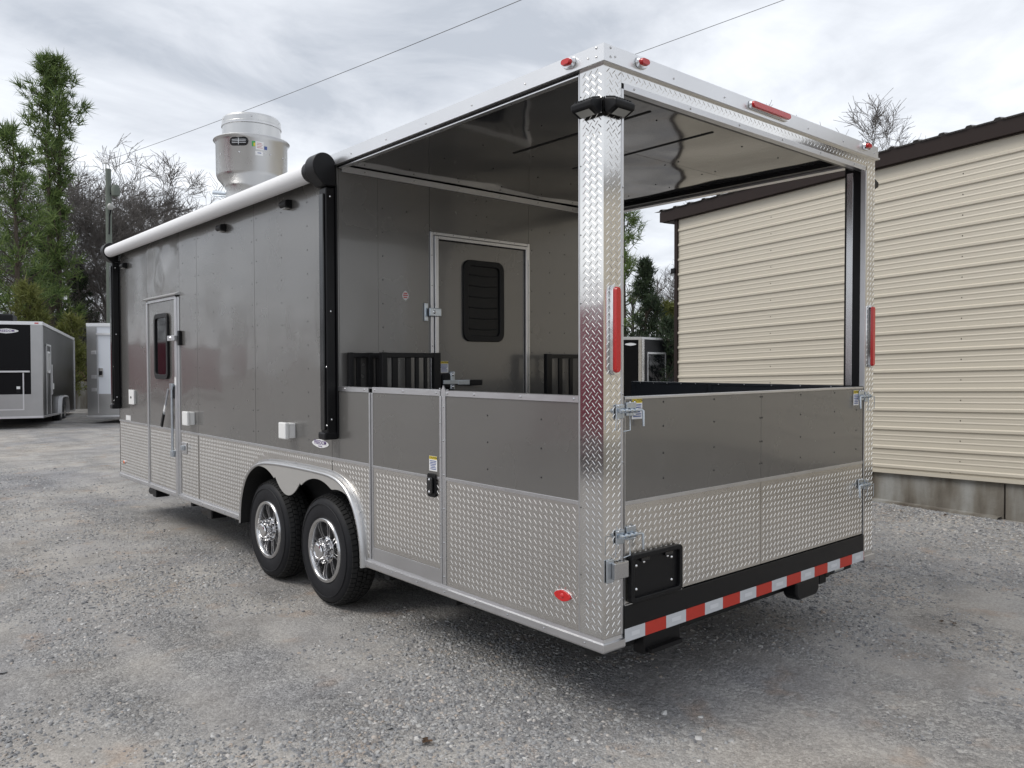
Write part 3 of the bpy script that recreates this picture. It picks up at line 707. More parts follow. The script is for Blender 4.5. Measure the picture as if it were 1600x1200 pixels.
# --- lights
def stadium(L_, w, n=8):
    r = w/2; out = []
    for c, a0 in ((L_/2-r, -90), (-(L_/2-r), 90)):
        for k in range(n+1): a = R(a0+180*k/n); out.append((c+r*math.cos(a), r*math.sin(a)))
    return out
def lamp_bar(name, c, axis_u, n, L_, w, lens='lens_red', depth=.022, bez=.010):
    """long oval lamp on a face: c centre, axis_u its long direction, n outward"""
    c, u, n = Vector(c), Vector(axis_u), Vector(n); v = n.cross(u); e_ = empty(name, T)
    def solid(prof, d0, d1, taper):
        N = len(prof); lo = [c+u*p+v*q+n*d0 for p, q in prof]; hi = [c+u*p*(1-taper*w/L_)+v*q*(1-taper)+n*d1 for p, q in prof]
        return MB().add(lo+hi, [tuple(range(N))[::-1], tuple(range(N, 2*N))]+[(i, (i+1) % N, N+(i+1) % N, N+i) for i in range(N)])
    solid(stadium(L_+2*bez, w+2*bez), .002, depth*.6, .12).build('bezel', 'chrome', e_, smooth=40)
    solid(stadium(L_, w), depth*.6, depth, .18).build('lens', lens, e_, smooth=60)
    return e_
lamp_bar('tail_light', (.064, 0, 1.418), (0, 0, 1), (0, -1, 0), .385, .036, depth=.032)
lamp_bar('tail_light', (2.530, 0, 1.440), (0, 0, 1), (0, -1, 0), .385, .036, depth=.032)
lamp_bar('brake_light', (1.297, -.014, 2.634), (1, 0, 0), (0, -1, 0), .375, .034, depth=.03, bez=.006)
def marker(c, u, n):
    e_ = lamp_bar('clearance_light', c, u, n, .058, .030, depth=.034, bez=.010); return e_
marker((-.014, .194, 2.635), (0, 1, 0), (-1, 0, 0)); marker((.232, -.014, 2.635), (1, 0, 0), (0, -1, 0)); marker((2.42, -.014, 2.642), (1, 0, 0), (0, -1, 0))
sm_ = empty('side_marker', T)
for nm, k, d0, d1, m_ in (('bezel', 1.12, .001, .004, 'chrome'), ('lens', 1.0, .0045, .012, 'lens_red')):
    pr = [(.252+.054*k*math.cos(a), .180+.026*k*math.sin(a)*(1-.18*abs(math.cos(a)))) for a in np.linspace(0, 2*math.pi, 29)[:-1]]
    MB().prism(pr, 'x', -d1, -d0).build(nm, m_, sm_, bevel=.002)
MB().dome((-.012, .252, .180), (-1, 0, 0), .013, .006, 10).build('lens_centre', 'lens_red', sm_, smooth=60)
lamp_bar('side_marker', (0.0, 7.408, .156), (0, 1, 0), (-1, 0, 0), .05, .040, lens='lens_amber', depth=.014, bez=.004)
def work_light(c, n, w=.128):
    """black finned flood light tilted down on a face"""
    e_ = empty('work_light', T); c, n = Vector(c), Vector(n); u = Vector((0, 0, 1)).cross(n).normalized(); Z = Vector((0, 0, 1))
    def slab(a0, a1, prof):
        pts = [c+u*a+n*p+Z*q for a in (a0, a1) for p, q in prof]; N = len(prof)
        return MB().add(pts, [tuple(range(N))[::-1], tuple(range(N, 2*N))]+[(i, (i+1) % N, N+(i+1) % N, N+i) for i in range(N)])
    slab(-w/2, w/2, [(.002, -.026), (.016, -.042), (.070, -.018), (.074, .008), (.062, .017), (.01, .030), (.002, .028)]).build('housing', 'black_plastic', e_, bevel=.006)
    for k in range(7):
        a = -w/2+.012+k*(w-.024)/6
        slab(a-.004, a+.004, [(.004, .029), (.058, .0175), (.056, .026), (.004, .039)]).build('fin', 'black_plastic', e_)
    # lens on the tilted lower face
    p0, p1 = Vector((.018, -.0425)), Vector((.069, -.0198)); d = (p1-p0); nn = Vector((d.y, -d.x)).normalized()
    q0, q1 = p0+d*.12+nn*.003, p0+d*.88+nn*.003
    MB().add([c+u*a+n*q.x+Z*q.y for a, q in ((-w*.32, q0), (w*.32, q0), (w*.32, q1), (-w*.32, q1))], [(0, 1, 2, 3)]).build('lens', 'led_face', e_)
    return e_
work_light((-.001, .068, 2.405), (-1, 0, 0)); work_light((.064, -.001, 2.405), (0, -1, 0)); work_light((2.59, .07, 2.44), (1, 0, 0))
def eyebrow(y, z):
    e_ = empty('scene_light', T)
    MB().prism([(-.001, -.03+z), (-.05, -.02+z), (-.06, .0+z), (-.05, .028+z), (-.001, .036+z)], 'y', y-.055, y+.055).build('housing', 'black_plastic', e_, bevel=.008)
    box('lens', 'led_face', e_, -.045, -.008, y-.032, y+.032, z-.030, z-.0255)
eyebrow(3.115, 2.435); eyebrow(4.36, 2.425); eyebrow(7.25, 2.38)

# --- side door
S = empty('side_door', T)
box('door_leaf', 'pewter', S, .0, .03, 5.604, 6.462, ZS, 1.905, bevel=.002)
skirt(5.604, 6.462, .02, ZS-.008, 0.0, 'lower_diamond_plate', S)
box('seam_trim', 'aluminium', S, -.004, .006, 5.604, 6.462, ZS-.009, ZS+.009, bevel=.001)
box('door_jamb', 'aluminium', S, -.022, .02, 5.545, 5.600, .0, 1.925, bevel=.004)
box('door_jamb', 'aluminium', S, -.010, .02, 5.503, 5.5445, .0, 1.925, bevel=.004)
box('door_jamb', 'aluminium', S, -.014, .02, 6.466, 6.50, .0, 1.925, bevel=.004)
box('door_header', 'aluminium', S, -.010, .02, 5.601, 6.465, 1.907, 1.938, bevel=.003)
MB().prism([(0, 1.941), (-.045, 1.941), (-.05, 1.947), (0, 1.972)], 'y', 5.48, 6.54).build('drip_cap', 'aluminium', S)
sw = empty('door_window', S)
ring_prism(MB(), rrect(5.80, 6.225, 1.125, 1.785, .07), rrect(5.845, 6.18, 1.17, 1.74, .04), 'x', -.024, -.001).build('window_frame', 'black_plastic', sw, smooth=40, bevel=.004)
MB().prism(rrect(5.844, 6.181, 1.169, 1.741, .04), 'x', -.010, -.0005).build('pane', 'glass_dark', sw)
bl2 = empty('bar_lock', S)
MB().tube([(-.032, 5.655, .38), (-.032, 5.655, 1.06)], .013, 10).build('cam_bar', 'zinc', bl2, smooth=50)
for z in (1.055, .40): box('bar_bracket', 'zinc', bl2, -.046, -.001, 5.625, 5.69, z-.03, z+.03, bevel=.004)
lv = MB(); a0, a1 = Vector((-.045, 5.72, 1.03)), Vector((-.05, 5.92, .655))
d_ = (a1-a0).normalized(); w_ = Vector((1, 0, 0)).cross(d_).normalized()
def strip(p, q, w, t):
    vs_ = [pp+w_*sw_*w+Vector((1, 0, 0))*tt*t for pp in (p, q) for sw_, tt in ((-1, -1), (1, -1), (1, 1), (-1, 1))]
    return MB().add(vs_, [(0, 1, 2, 3), (4, 5, 6, 7), (0, 1, 5, 4), (1, 2, 6, 5), (2, 3, 7, 6), (3, 0, 4, 7)])
strip(a0, a0+(a1-a0)*.7, .016, .004).build('lever', 'zinc', bl2)
strip(a0+(a1-a0)*.66, a1, .02, .009).build('grip', 'black_plastic', bl2, bevel=.004)
strip(a0+(a1-a0)*.44, a0+(a1-a0)*.60, .0165, .0055).build('lever_tag', 'sticker_white', bl2)
box('lock_body', 'black_plastic', S, -.03, -.0005, 5.61, 5.645, .94, 1.06, bevel=.008)
box('door_sticker', 'sticker_white', S, -.0245, -.0222, 5.55, 5.595, 1.07, 1.15)
hb = empty('door_holdback', S)
box('latch_arm', 'aluminium', hb, -.06, -.0225, 5.49, 5.69, 1.50, 1.55, bevel=.004)
box('latch_plate', 'black_plastic', hb, -.03, -.001, 5.44, 5.485, 1.455, 1.595, bevel=.004)
MB().dome((-.06, 5.59, 1.525), (-1, 0, 0), .018, .014, 8).build('bolt', 'chrome', hb, smooth=60)
hb2 = empty('door_holdback', T)
box('latch_plate', 'aluminium', hb2, -.014, -.001, 5.33, 5.46, .42, .53, bevel=.004); box('latch_arm', 'zinc', hb2, -.045, -.0145, 5.36, 5.40, .455, .50, bevel=.004)
# --- outlet boxes, stickers
def outlet(y0, y1, z0, z1, d):
    e_ = empty('outlet_box', T)
    box('box_body', 'white_plastic', e_, -d*.6, -.001, y0+.006, y1-.006, z0+.006, z1-.006, bevel=.004)
    box('box_cover', 'white_plastic', e_, -d, -d*.6-.0015, y0, y1, z0, z1, bevel=.008)
    return e_
outlet(6.94, 7.13, .832, .995, .025); outlet(5.11, 5.25, .705, .835, .075); outlet(3.03, 3.15, .725, .845, .085)
MB().tube([(-.024, 7.035, .91), (-.032, 7.035, .91)], .012, 8).build('outlet_knob', 'black_plastic', T)
oval_sticker(T, (-.0005, 2.655, .718), (0, -1, 0), .245, .062, [('FREEDOM', .006, .040), ('TRAILERS', -.019, .014)])
box('vin_sticker', 'sticker_white', T, -.002, -.0005, 7.15, 7.33, .645, .70)

# --- awning
A = empty('awning', T)
MB().tube([(-.105, 2.52, 2.555), (-.105, 7.52, 2.555)], .060, 28).build('fabric_roll', 'awning_white', A, smooth=40)
MB().prism([(-.105, 2.615), (-.10, 2.621), (-.001, 2.634), (-.001, 2.628)], 'y', 2.53, 7.5).build('fabric_flap', 'awning_white', A)
def awning_arm(y0, y1, ys):
    a = empty('awning_arm', A)
    yc = (y0+y1)/2
    box('arm_channel', 'black_frame', a, -.078, -.012, yc-.046, yc+.046, .80, 2.44, bevel=.006)
    box('back_channel', 'black_frame', a, -.0115, -.001, yc-.062, yc+.062, .78, 2.46, bevel=.002)
    box('inner_arm', 'black_gloss', a, -.092, -.0785, yc-.028, yc+.028, .83, 2.40, bevel=.004)
    box('foot', 'black_plastic', a, -.10, -.002, yc-.05, yc+.05, .765, .815, bevel=.01)
    for z in (.86, 1.25): MB().dome((-.078, yc-.037, z), (-1, 0, 0), .007, .005, 8).build('bolt', 'chrome', a, smooth=60)
    for z in (.90, 1.62, 2.38): MB().dome((-.045, yc-.046, z), (0, -1, 0), .007, .004, 8).build('bolt', 'chrome', a, smooth=60)
    hd = MB(); pf = [(-.095+.084*math.cos(R(q_)), 2.572+.086*math.sin(R(q_))) for q_ in range(0, 205, 12)]+[(-.165, 2.515), (-.112, 2.455), (-.098, 2.445), (-.024, 2.445), (-.013, 2.455)]
    hd.prism(pf, 'y', yc-.070, yc+.055); o_ = hd.build('arm_head', 'black_plastic', a, smooth=40, bevel=.016); o_.modifiers['bevel'].segments = 3; o_.modifiers['bevel'].angle_limit = R(40)
    return a
awning_arm(2.40, 2.50, 1); awning_arm(7.50, 7.60, -1)
MB().tube([(-.105, 2.505, 2.555), (-.105, 2.56, 2.555)], .069, 24).build('roll_end_cap', 'black_plastic', A, smooth=40)
MB().tube([(-.105, 7.49, 2.555), (-.105, 7.53, 2.555)], .069, 24).build('roll_end_cap', 'black_plastic', A, smooth=40)
box('crank_tag', 'alloy', A, -.080, -.0785, 2.437, 2.446, .86, .99)

# --- exhaust fan
Fn = empty('exhaust_fan', T); fc = (.60, 5.18, 0)
box('fan_curb', 'fan_aluminium', Fn, .33, .87, 4.91, 5.45, 2.656, 2.84, bevel=.006)
MB().lathe([(.250, 2.84), (.250, 2.965), (.262, 2.99), (.318, 3.055), (.332, 3.09), (.334, 3.39), (.350, 3.414), (.357, 3.422), (.350, 3.430), (.325, 3.426), (.28, 3.40)], fc, n=56, cap=False).build('fan_bowl', 'fan_aluminium', Fn, smooth=35)
MB().lathe([(.272, 3.35), (.272, 3.550), (.278, 3.554), (.278, 3.578), (.274, 3.583), (.272, 3.628), (.255, 3.650), (.0, 3.654)], fc, n=56).build('fan_cowl', 'fan_aluminium', Fn, smooth=35)
MB().lathe([(.2725, 3.554), (.2800, 3.556), (.2800, 3.566), (.2725, 3.568)], fc, n=56, cap=False).build('cowl_band', 'aluminium', Fn, smooth=40)
def on_bowl(az, z, r=.3555): r -= .0215; z -= .045; return Vector((fc[0]+r*math.cos(az), fc[1]+r*math.sin(az), z))
to_cam = math.atan2(-2.41-fc[1], -2.62-fc[0])
def bowl_patch(name, m, a0, a1, z0, z1, r, parent, shape=None, n=10):
    mb = MB(); P = []; 
    if shape == 'stadium':
        hh = (z1-z0)/2; LL = abs(a1-a0)*r/2; n = 16
        for k in range(n+1):
            t = -1+2*k/n; x_ = t*LL; e_ = max(0.0, abs(x_)-(LL-hh)); y_ = math.sqrt(max(1e-8, hh*hh-e_*e_)); P += [on_bowl((a0+a1)/2+x_/r, (z0+z1)/2-y_, r), on_bowl((a0+a1)/2+x_/r, (z0+z1)/2+y_, r)]
        mb.add(P, [(2*k, 2*k+2, 2*k+3, 2*k+1) for k in range(n)])
    else:
        for k in range(n+1):
            a = a0+(a1-a0)*k/n; P += [on_bowl(a, z0, r), on_bowl(a, z1, r)]
        mb.add(P, [(2*k, 2*k+2, 2*k+3, 2*k+1) for k in range(n)])
    return mb.build(name, m, parent)
# seen from the porch side the slot is left of centre (smaller azimuth to the left when viewed from outside)
ce = to_cam
slot = empty('vent_slot', Fn)
def bowl_ring(a0, a1, z0, z1, r):
    mb = MB(); L_ = abs(a1-a0)*r; ou = stadium(L_+.016, z1-z0+.016, 8); inn = stadium(L_, z1-z0, 8); N = len(ou); am = (a0+a1)/2; zm = (z0+z1)/2
    P = [on_bowl(am+p/r, zm+q_, r+.004) for p, q_ in ou]+[on_bowl(am+p/r, zm+q_, r+.004) for p, q_ in inn]
    mb.add(P, [(i, (i+1) % N, N+(i+1) % N, N+i) for i in range(N)]); return mb
sgn = -1   # viewer's left
bowl_patch('slot_opening', 'seam_black', ce+sgn*.60, ce+sgn*.11, 3.365, 3.432, .3575, slot, 'stadium')
bowl_ring(ce+sgn*.60, ce+sgn*.11, 3.365, 3.432, .3565).build('slot_rim', 'black_plastic', slot)
for z in (3.384, 3.399, 3.413): bowl_patch('louvre', 'aluminium', ce+sgn*.55, ce+sgn*.16, z, z+.004, .362, slot)
bowl_patch('louvre', 'aluminium', ce+sgn*.365, ce+sgn*.35, 3.367, 3.43, .3625, slot, n=1)
st = empty('rating_sticker', Fn)
bowl_patch('sticker_sheet', 'sticker_white', ce+.10, ce+.32, 3.33, 3.405, .3572, st)
bowl_patch('sticker_sheet', 'sticker_white', ce+.09, ce+.30, 3.275, 3.315, .3572, st)
bowl_patch('sticker_mark', 'print_green', ce+.0, ce+.09, 3.355, 3.405, .3574, st)
bowl_patch('sticker_mark', 'sticker_yellow', ce+.045, ce+.09, 3.36, 3.39, .3578, st)
bowl_patch('sticker_mark', 'print_blue', ce+.34, ce+.42, 3.335, 3.368, .3574, st)
for k in range(4): bowl_patch('sticker_print', 'print_red', ce+.13, ce+.29-.03*(k % 2), 3.345+.014*k, 3.349+.014*k, .3576, st)
bowl_patch('sticker_print', 'print_blue', ce+.15, ce+.25, 3.295, 3.302, .3576, st)
mb = MB()
for a in (-.35, .52, 1.0, -1.0): mb.dome(on_bowl(ce+a, 3.30, .355), (math.cos(ce+a), math.sin(ce+a), 0), .010, .006)
for a in (-.4, .1, .6, -1): mb.dome(on_bowl(ce+a, 2.97, .2715), (math.cos(ce+a), math.sin(ce+a), 0), .009, .006)
for a in (0.0, 1.2, -1.2): mb.dome(on_bowl(ce+a, 3.655, .294), (math.cos(ce+a), math.sin(ce+a), 0), .009, .006)
mb.build('bolts', 'alloy', Fn, kind='stuff')
u_ = Vector((cr.x, cr.y, 0)).normalized()
p0 = Vector((fc[0], fc[1], 2.93))-u_*.24; MB().tube([p0, p0-u_*.14+Vector((0, 0, .01))], .03, 12).build('grease_pipe', 'zinc', Fn, smooth=40)

# --- fender
FE = empty('fender', T)
def sweep(path, prof):
    """path in (y,z) on the wall; prof = list of (inward offset, x)"""
    mb = MB(); n = len(path); m_ = len(prof)
    for i, (y, z) in enumerate(path):
        y0, z0 = path[max(0, i-1)]; y1, z1 = path[min(n-1, i+1)]; d = Vector((y1-y0, z1-z0)).normalized(); nn = Vector((-d.y, d.x))
        for o_, x in prof: mb.v.append((x, y+nn.x*o_, z+nn.y*o_))
    for i in range(n-1):
        for k in range(m_-1): a = i*m_+k; mb.f.append((a, a+1, a+m_+1, a+m_))
    return mb
def smooth_path(p, it=2):
    for _ in range(it):
        q_ = [p[0]]
        for a, b in zip(p, p[1:]): q_ += [(a[0]*.75+b[0]*.25, a[1]*.75+b[1]*.25), (a[0]*.25+b[0]*.75, a[1]*.25+b[1]*.75)]
        p = q_+[p[-1]]
    return p
apath = smooth_path([(4.03, -.03)]+arch[1:-1]+[(2.04, -.03)])
sweep(apath, [(-.016, 0.0), (-.016, -.003), (.0, -.005), (.003, -.026), (.008, -.036), (.016, -.040), (.025, -.037), (.028, -.030)]).build('fender_flare', 'fender_aluminium', FE, smooth=50)
sweep(apath, [(.0285, -.030), (.019, -.026), (.018, .02)]).build('flare_lining', 'underbody', FE, smooth=50)
sweep(apath, [(.0175, .0202), (.0175, .30), (-.05, .30)]).build('wheel_well', 'underbody', FE)
# panel between the wheels
def wheel_arc(cy, t0, t1, n=12): return [(cy+.445*math.cos(R(t0+(t1-t0)*k/n)), .03+.445*math.sin(R(t0+(t1-t0)*k/n))) for k in range(n+1)]
pan = MB(); yy = np.linspace(2.24, 3.95, 80)
def low(y):
    zc = lambda c: .03+math.sqrt(max(0, .445**2-(y-c)**2)) if abs(y-c) < .445 else -1
    a = max(zc(3.58), zc(2.65)); tip = .305+.9*(y-3.115)**2*3.0
    return max(a, tip) if 2.9 < y < 3.33 else a
def top_z(y):
    c = sorted(apath)
    for (y0, z0), (y1, z1) in zip(c, c[1:]):
        if y0 <= y <= y1: return z0+(z1-z0)*(y-y0)/max(1e-6, y1-y0)
    return 0
for a, b in zip(yy, yy[1:]):
    la, lb, ta, tb = low(a), low(b), top_z(a)-.024, top_z(b)-.024
    la = max(la, ta-.012-.32*min(a-2.24, 3.95-a)); lb = max(lb, tb-.012-.32*min(b-2.24, 3.95-b))
    if ta > la and tb > lb: pan.prism([(a, la), (b, lb), (b, tb), (a, ta)], 'x', -.034, -.027)
pan.build('fender_panel', 'fender_panel', FE)
box('well_inner_wall', 'underbody', FE, .30, .31, 2.05, 4.02, -.03, .60)

# --- wheels
OFF = Vector((0, 0, 0))
def make_wheel():
    w = empty('wheel', T)
    Rr, Wd = .39, .225
    prof = [(.205, .205), (.222, .218), (.26, .222), (.30, .226), (.335, .221), (.358, .210), (.370, .188), (.374, .165), (.375, .112), (.374, .06), (.370, .037), (.358, .015), (.335, .004), (.31, .0), (.275, -.001), (.245, .002), (.232, .006), (.226, .012), (.214, .02)]
    mb = MB().lathe(prof, (0, 0, 0), 'x', 72, cap=False)
    for z_ in (.302, .262): pass
    ty = mb.build('tyre', 'rubber', w, smooth=50, off=(0, 0, 0))
    tb = MB(); cols = [(.020, .055), (.063, .093), (.101, .124), (.132, .162), (.170, .205)]; n = 62
    for ci, (x0, x1) in enumerate(cols):
        rt = .3895 if 0 < ci < 4 else .3835; ph = (ci % 2)*.5
        for k in range(n):
            a0 = 2*math.pi*(k+ph)/n; a1 = a0+2*math.pi/n*.80; sk = .012*(1 if ci % 2 else -1)
            P = []
            for r_ in (.366, rt):
                for xx, a in ((x0, a0), (x1, a0+sk), (x1, a1+sk), (x0, a1)):
                    rr_ = r_ - (.012 if (ci == 0 and xx == x0) or (ci == 4 and xx == x1) else 0)*(1 if r_ > .375 else 0)
                    P.append((xx, rr_*math.cos(a), rr_*math.sin(a)))
            tb.add(P, [(4, 5, 6, 7), (0, 1, 5, 4), (1, 2, 6, 5), (2, 3, 7, 6), (3, 0, 4, 7)])
    tb.build('tread_blocks', 'tread_rubber', w, off=(0, 0, 0), kind='stuff')
    rb = MB()   # raised ring on the sidewall
    rb.lathe([(.318, -.0015), (.320, -.004), (.324, -.004), (.327, -.0005)], (0, 0, 0), 'x', 72, cap=False); rb.build('sidewall_ring', 'rubber', w, smooth=40, off=(0, 0, 0))
    MB().lathe([(.230, .012), (.226, .000), (.221, -.004), (.204, -.002), (.199, .004), (.196, .02), (.190, .045), (.186, .10)], (0, 0, 0), 'x', 64, cap=False).build('rim_lip', 'alloy', w, smooth=40, off=(0, 0, 0))
    MB().lathe([(.0, .085), (.20, .095), (.2005, .12)], (0, 0, 0), 'x', 48, cap=False).build('rim_disc', 'alloy_dark', w, smooth=40, off=(0, 0, 0))
    sp = MB(); ns = 8
    for k in range(ns):
        for s_ in (-1, 1):
            a = 2*math.pi*k/ns
            pts = [(.080, s_*.0135, .036), (.110, s_*.0115, .030), (.145, s_*.0130, .027), (.175, s_*.0175, .026), (.200, s_*.0245, .030)]
            ww = [.0060, .0048, .0045, .0052, .0075]; base = len(sp.v)
            for (r_, tg, x), h in zip(pts, ww):
                c_, s2 = math.cos(a), math.sin(a)
                for du, dx in ((-h, .006), (-h*.7, -.002), (h*.7, -.002), (h, .006), (h, .035), (-h, .035)):
                    q_ = tg+du; sp.v.append((x+dx, r_*c_-q_*s2, r_*s2+q_*c_))
            for i in range(4):
                for j in range(6): a_ = base+i*6+j; b_ = base+i*6+(j+1) % 6; sp.f.append((a_, b_, b_+6, a_+6))
    sp.build('spokes', 'spoke_alloy', w, smooth=35, off=(0, 0, 0))
    MB().lathe([(.094, .05), (.092, .030), (.078, .022), (.0, .020)], (0, 0, 0), 'x', 32, cap=False).build('rim_hub', 'alloy', w, smooth=35, off=(0, 0, 0))
    MB().lathe([(.060, .03), (.059, -.034), (.055, -.046), (.046, -.050), (.043, -.045), (.0, -.044)], (0, 0, 0), 'x', 32).build('hub_cap', 'chrome', w, smooth=35, off=(0, 0, 0))
    nut = MB().lathe([(.012, .03), (.012, -.014), (.009, -.024), (.0, -.026)], (0, 0, 0), 'x', 8).mesh('lug_nut', 40, (0, 0, 0)); nut.materials.append(M['chrome'])
    for k in range(8):
        o = bpy.data.objects.new('lug_nut', nut); COL.objects.link(o); o.parent = w; a = 2*math.pi*(k+.5)/8; o.location = (0, .077*math.cos(a), .077*math.sin(a))
    return w
w1 = make_wheel(); w1.location = (.012, 2.65, ZB-.03); w1.rotation_euler = (R(10), 0, 0)
w2 = copy_tree(w1, T); w2.location = (.012, 3.58, ZB-.03); w2.rotation_euler = (R(31), 0, 0)
for y in (2.65, 3.58):
    w3 = copy_tree(w1, T); w3.location = (W-.012, y, ZB-.03); w3.rotation_euler = (0, 0, R(180))
OFF = Vector((0, 0, ZB))

# --- things hanging below the floor
def stab(x, y, d=.115):
    mb = MB(); pf = [(x-.13, -.01), (x+.13, -.01), (x+.13, -d), (x+.10, -d-.03), (x-.10, -d-.03), (x-.13, -d)]
    return mb.prism(pf, 'y', y-.045, y+.045).build('stabiliser_foot', 'black_frame', T, bevel=.012)
stab(1.78, .045, .09)
MB().tube([(2.2, .10, -.055), (2.2, .32, -.055)], .04, 12).build('jack_tube', 'black_frame', T, smooth=40)
MB().tube([(2.24, .09, -.055), (2.36, .09, -.055)], .018, 8).build('jack_screw', 'zinc', T, smooth=40)
box('rear_step_bracket', 'black_frame', T, .34, .62, .05, .12, -.13, -.0125, bevel=.006)
box('step_tread', 'black_frame', T, .36, .60, .02, .0495, -.12, -.10)
for y in (6.45, 4.87):
    MB().tube([(.10, y, -.06), (.10, y+.28, -.10)], .045, 10).build('stabiliser_jack', 'black_frame', T, smooth=40)
    box('jack_foot', 'black_frame', T, .03, .17, y-.06, y+.05, -.13, -.0305, bevel=.01)

# --- rivets and screws
scr = MB(); dark = MB()
for y in (2.83, 3.25, 3.70, 3.79, 4.20, 4.62, 4.985, 5.075, 5.40, 6.62, 7.04, 7.42):
    for z in np.arange(.73, 2.5, .168): dark.dome((0.0, y, float(z)+.01*math.sin(y*9)), (-1, 0, 0), .0055, .003)
for y in (5.53, 6.48):
    for z in (2.02, 2.2, 2.38): dark.dome((0.0, y, z), (-1, 0, 0), .0055, .003)
for y in (.405, .815):
    for z in (.72, .86, 1.0): dark.dome((0.0, y, z), (-1, 0, 0), .0055, .003)
for x in (.35, .55, 1.75, 1.95, 2.12, 2.38):
    for z in np.arange(.70, 2.50, .165):
        if x == .55 and z < 2.3: continue
        dark.dome((x, YW, float(z)), (0, -1, 0), .0055, .003)
for x in (1.18, 1.28):
    for z in np.arange(2.28, 2.54, .12): dark.dome((x, YW, float(z)), (0, -1, 0), .005, .003)
for x in (.42, .83, 1.255, 1.275, 1.68, 2.08, 2.36):
    for z in (.72, .84, .97, 1.085): dark.dome((x, 0.0, z), (0, -1, 0), .0055, .003)
for x in (.45, .86, 1.27, 1.68, 2.09):
    for y in (.40, .88, .99, 1.4, 1.8, 2.2): dark.dome((x, y, 2.596), (0, 0, -1), .007, .004)
for x in (1.6, 2.25):
    for y in (1.4, 1.8): dark.dome((x, y, 2.596), (0, 0, -1), .006, .004)
for y in np.arange(.08, 7.5, .42): scr.dome((-.014, float(y), 2.622), (-1, 0, 0), .0065, .005)
for x in np.arange(.06, 2.56, .415): scr.dome((float(x), -.014, 2.622), (0, -1, 0), .0065, .005)
for p in ((-.014, .03, 2.655), (-.014, .03, 2.615)): scr.dome(p, (-1, 0, 0), .007, .005)
for p in ((.03, -.014, 2.655), (.03, -.014, 2.615)): scr.dome(p, (0, -1, 0), .007, .005)
for y in (.18, .55, .92, 1.16, 2.05, 2.3): scr.dome((-.005, y, 1.105), (-1, 0, 0), .008, .005)
for y in (1.26, 1.6, 1.92): scr.dome((-.008, y, 1.106), (-1, 0, 0), .008, .005)
for z in np.arange(.08, 1.06, .19): scr.dome((-.006, 1.196, float(z)), (-1, 0, 0), .007, .005); scr.dome((-.006, 1.989, float(z)), (-1, 0, 0), .007, .005); scr.dome((-.010, 1.223, float(z)+.1), (-1, 0, 0), .006, .004)
for y in np.arange(.1, 2.0, .27): scr.dome((-.016, float(y), .0), (-1, 0, 0), .006, .005)
for y in np.arange(4.1, 5.5, .27): scr.dome((-.016, float(y), .0), (-1, 0, 0), .006, .005)
for x in np.arange(.2, 2.45, .42): scr.dome((float(x), -.004, 2.512), (0, -1, 0), .006, .005)
for z in np.arange(.2, 2.5, .31): scr.dome((.123, -.004, float(z)), (0, -1, 0), .006, .005); dark.dome((0, .139, float(z)+.1), (-1, 0, 0), .004, .003)
for x in np.arange(.2, 2.45, .4): scr.dome((float(x), YW-.02, 2.57), (0, -1, 0), .006, .005)
for z in np.arange(.3, 2.2, .22): scr.dome((.757, YW-.014, float(z)), (0, -1, 0), .005, .004); scr.dome((1.703, YW-.014, float(z)), (0, -1, 0), .005, .004)
for x in np.arange(.80, 1.68, .15): scr.dome((float(x), YW-.014, 2.221), (0, -1, 0), .005, .004)
for y, z in apath[8:-8:4]:
    d_ = (y-3.035, z-.1); scr.dome((-.004, y+.009*(1 if y > 3.7 else -1 if y < 2.4 else 0), z+.008), (-1, 0, 0), .006, .004)
scr.build('screws', 'alloy', T, kind='stuff'); dark.build('rivets', 'alloy_dark', T, kind='stuff')
OFF = Vector((0, 0, 0))

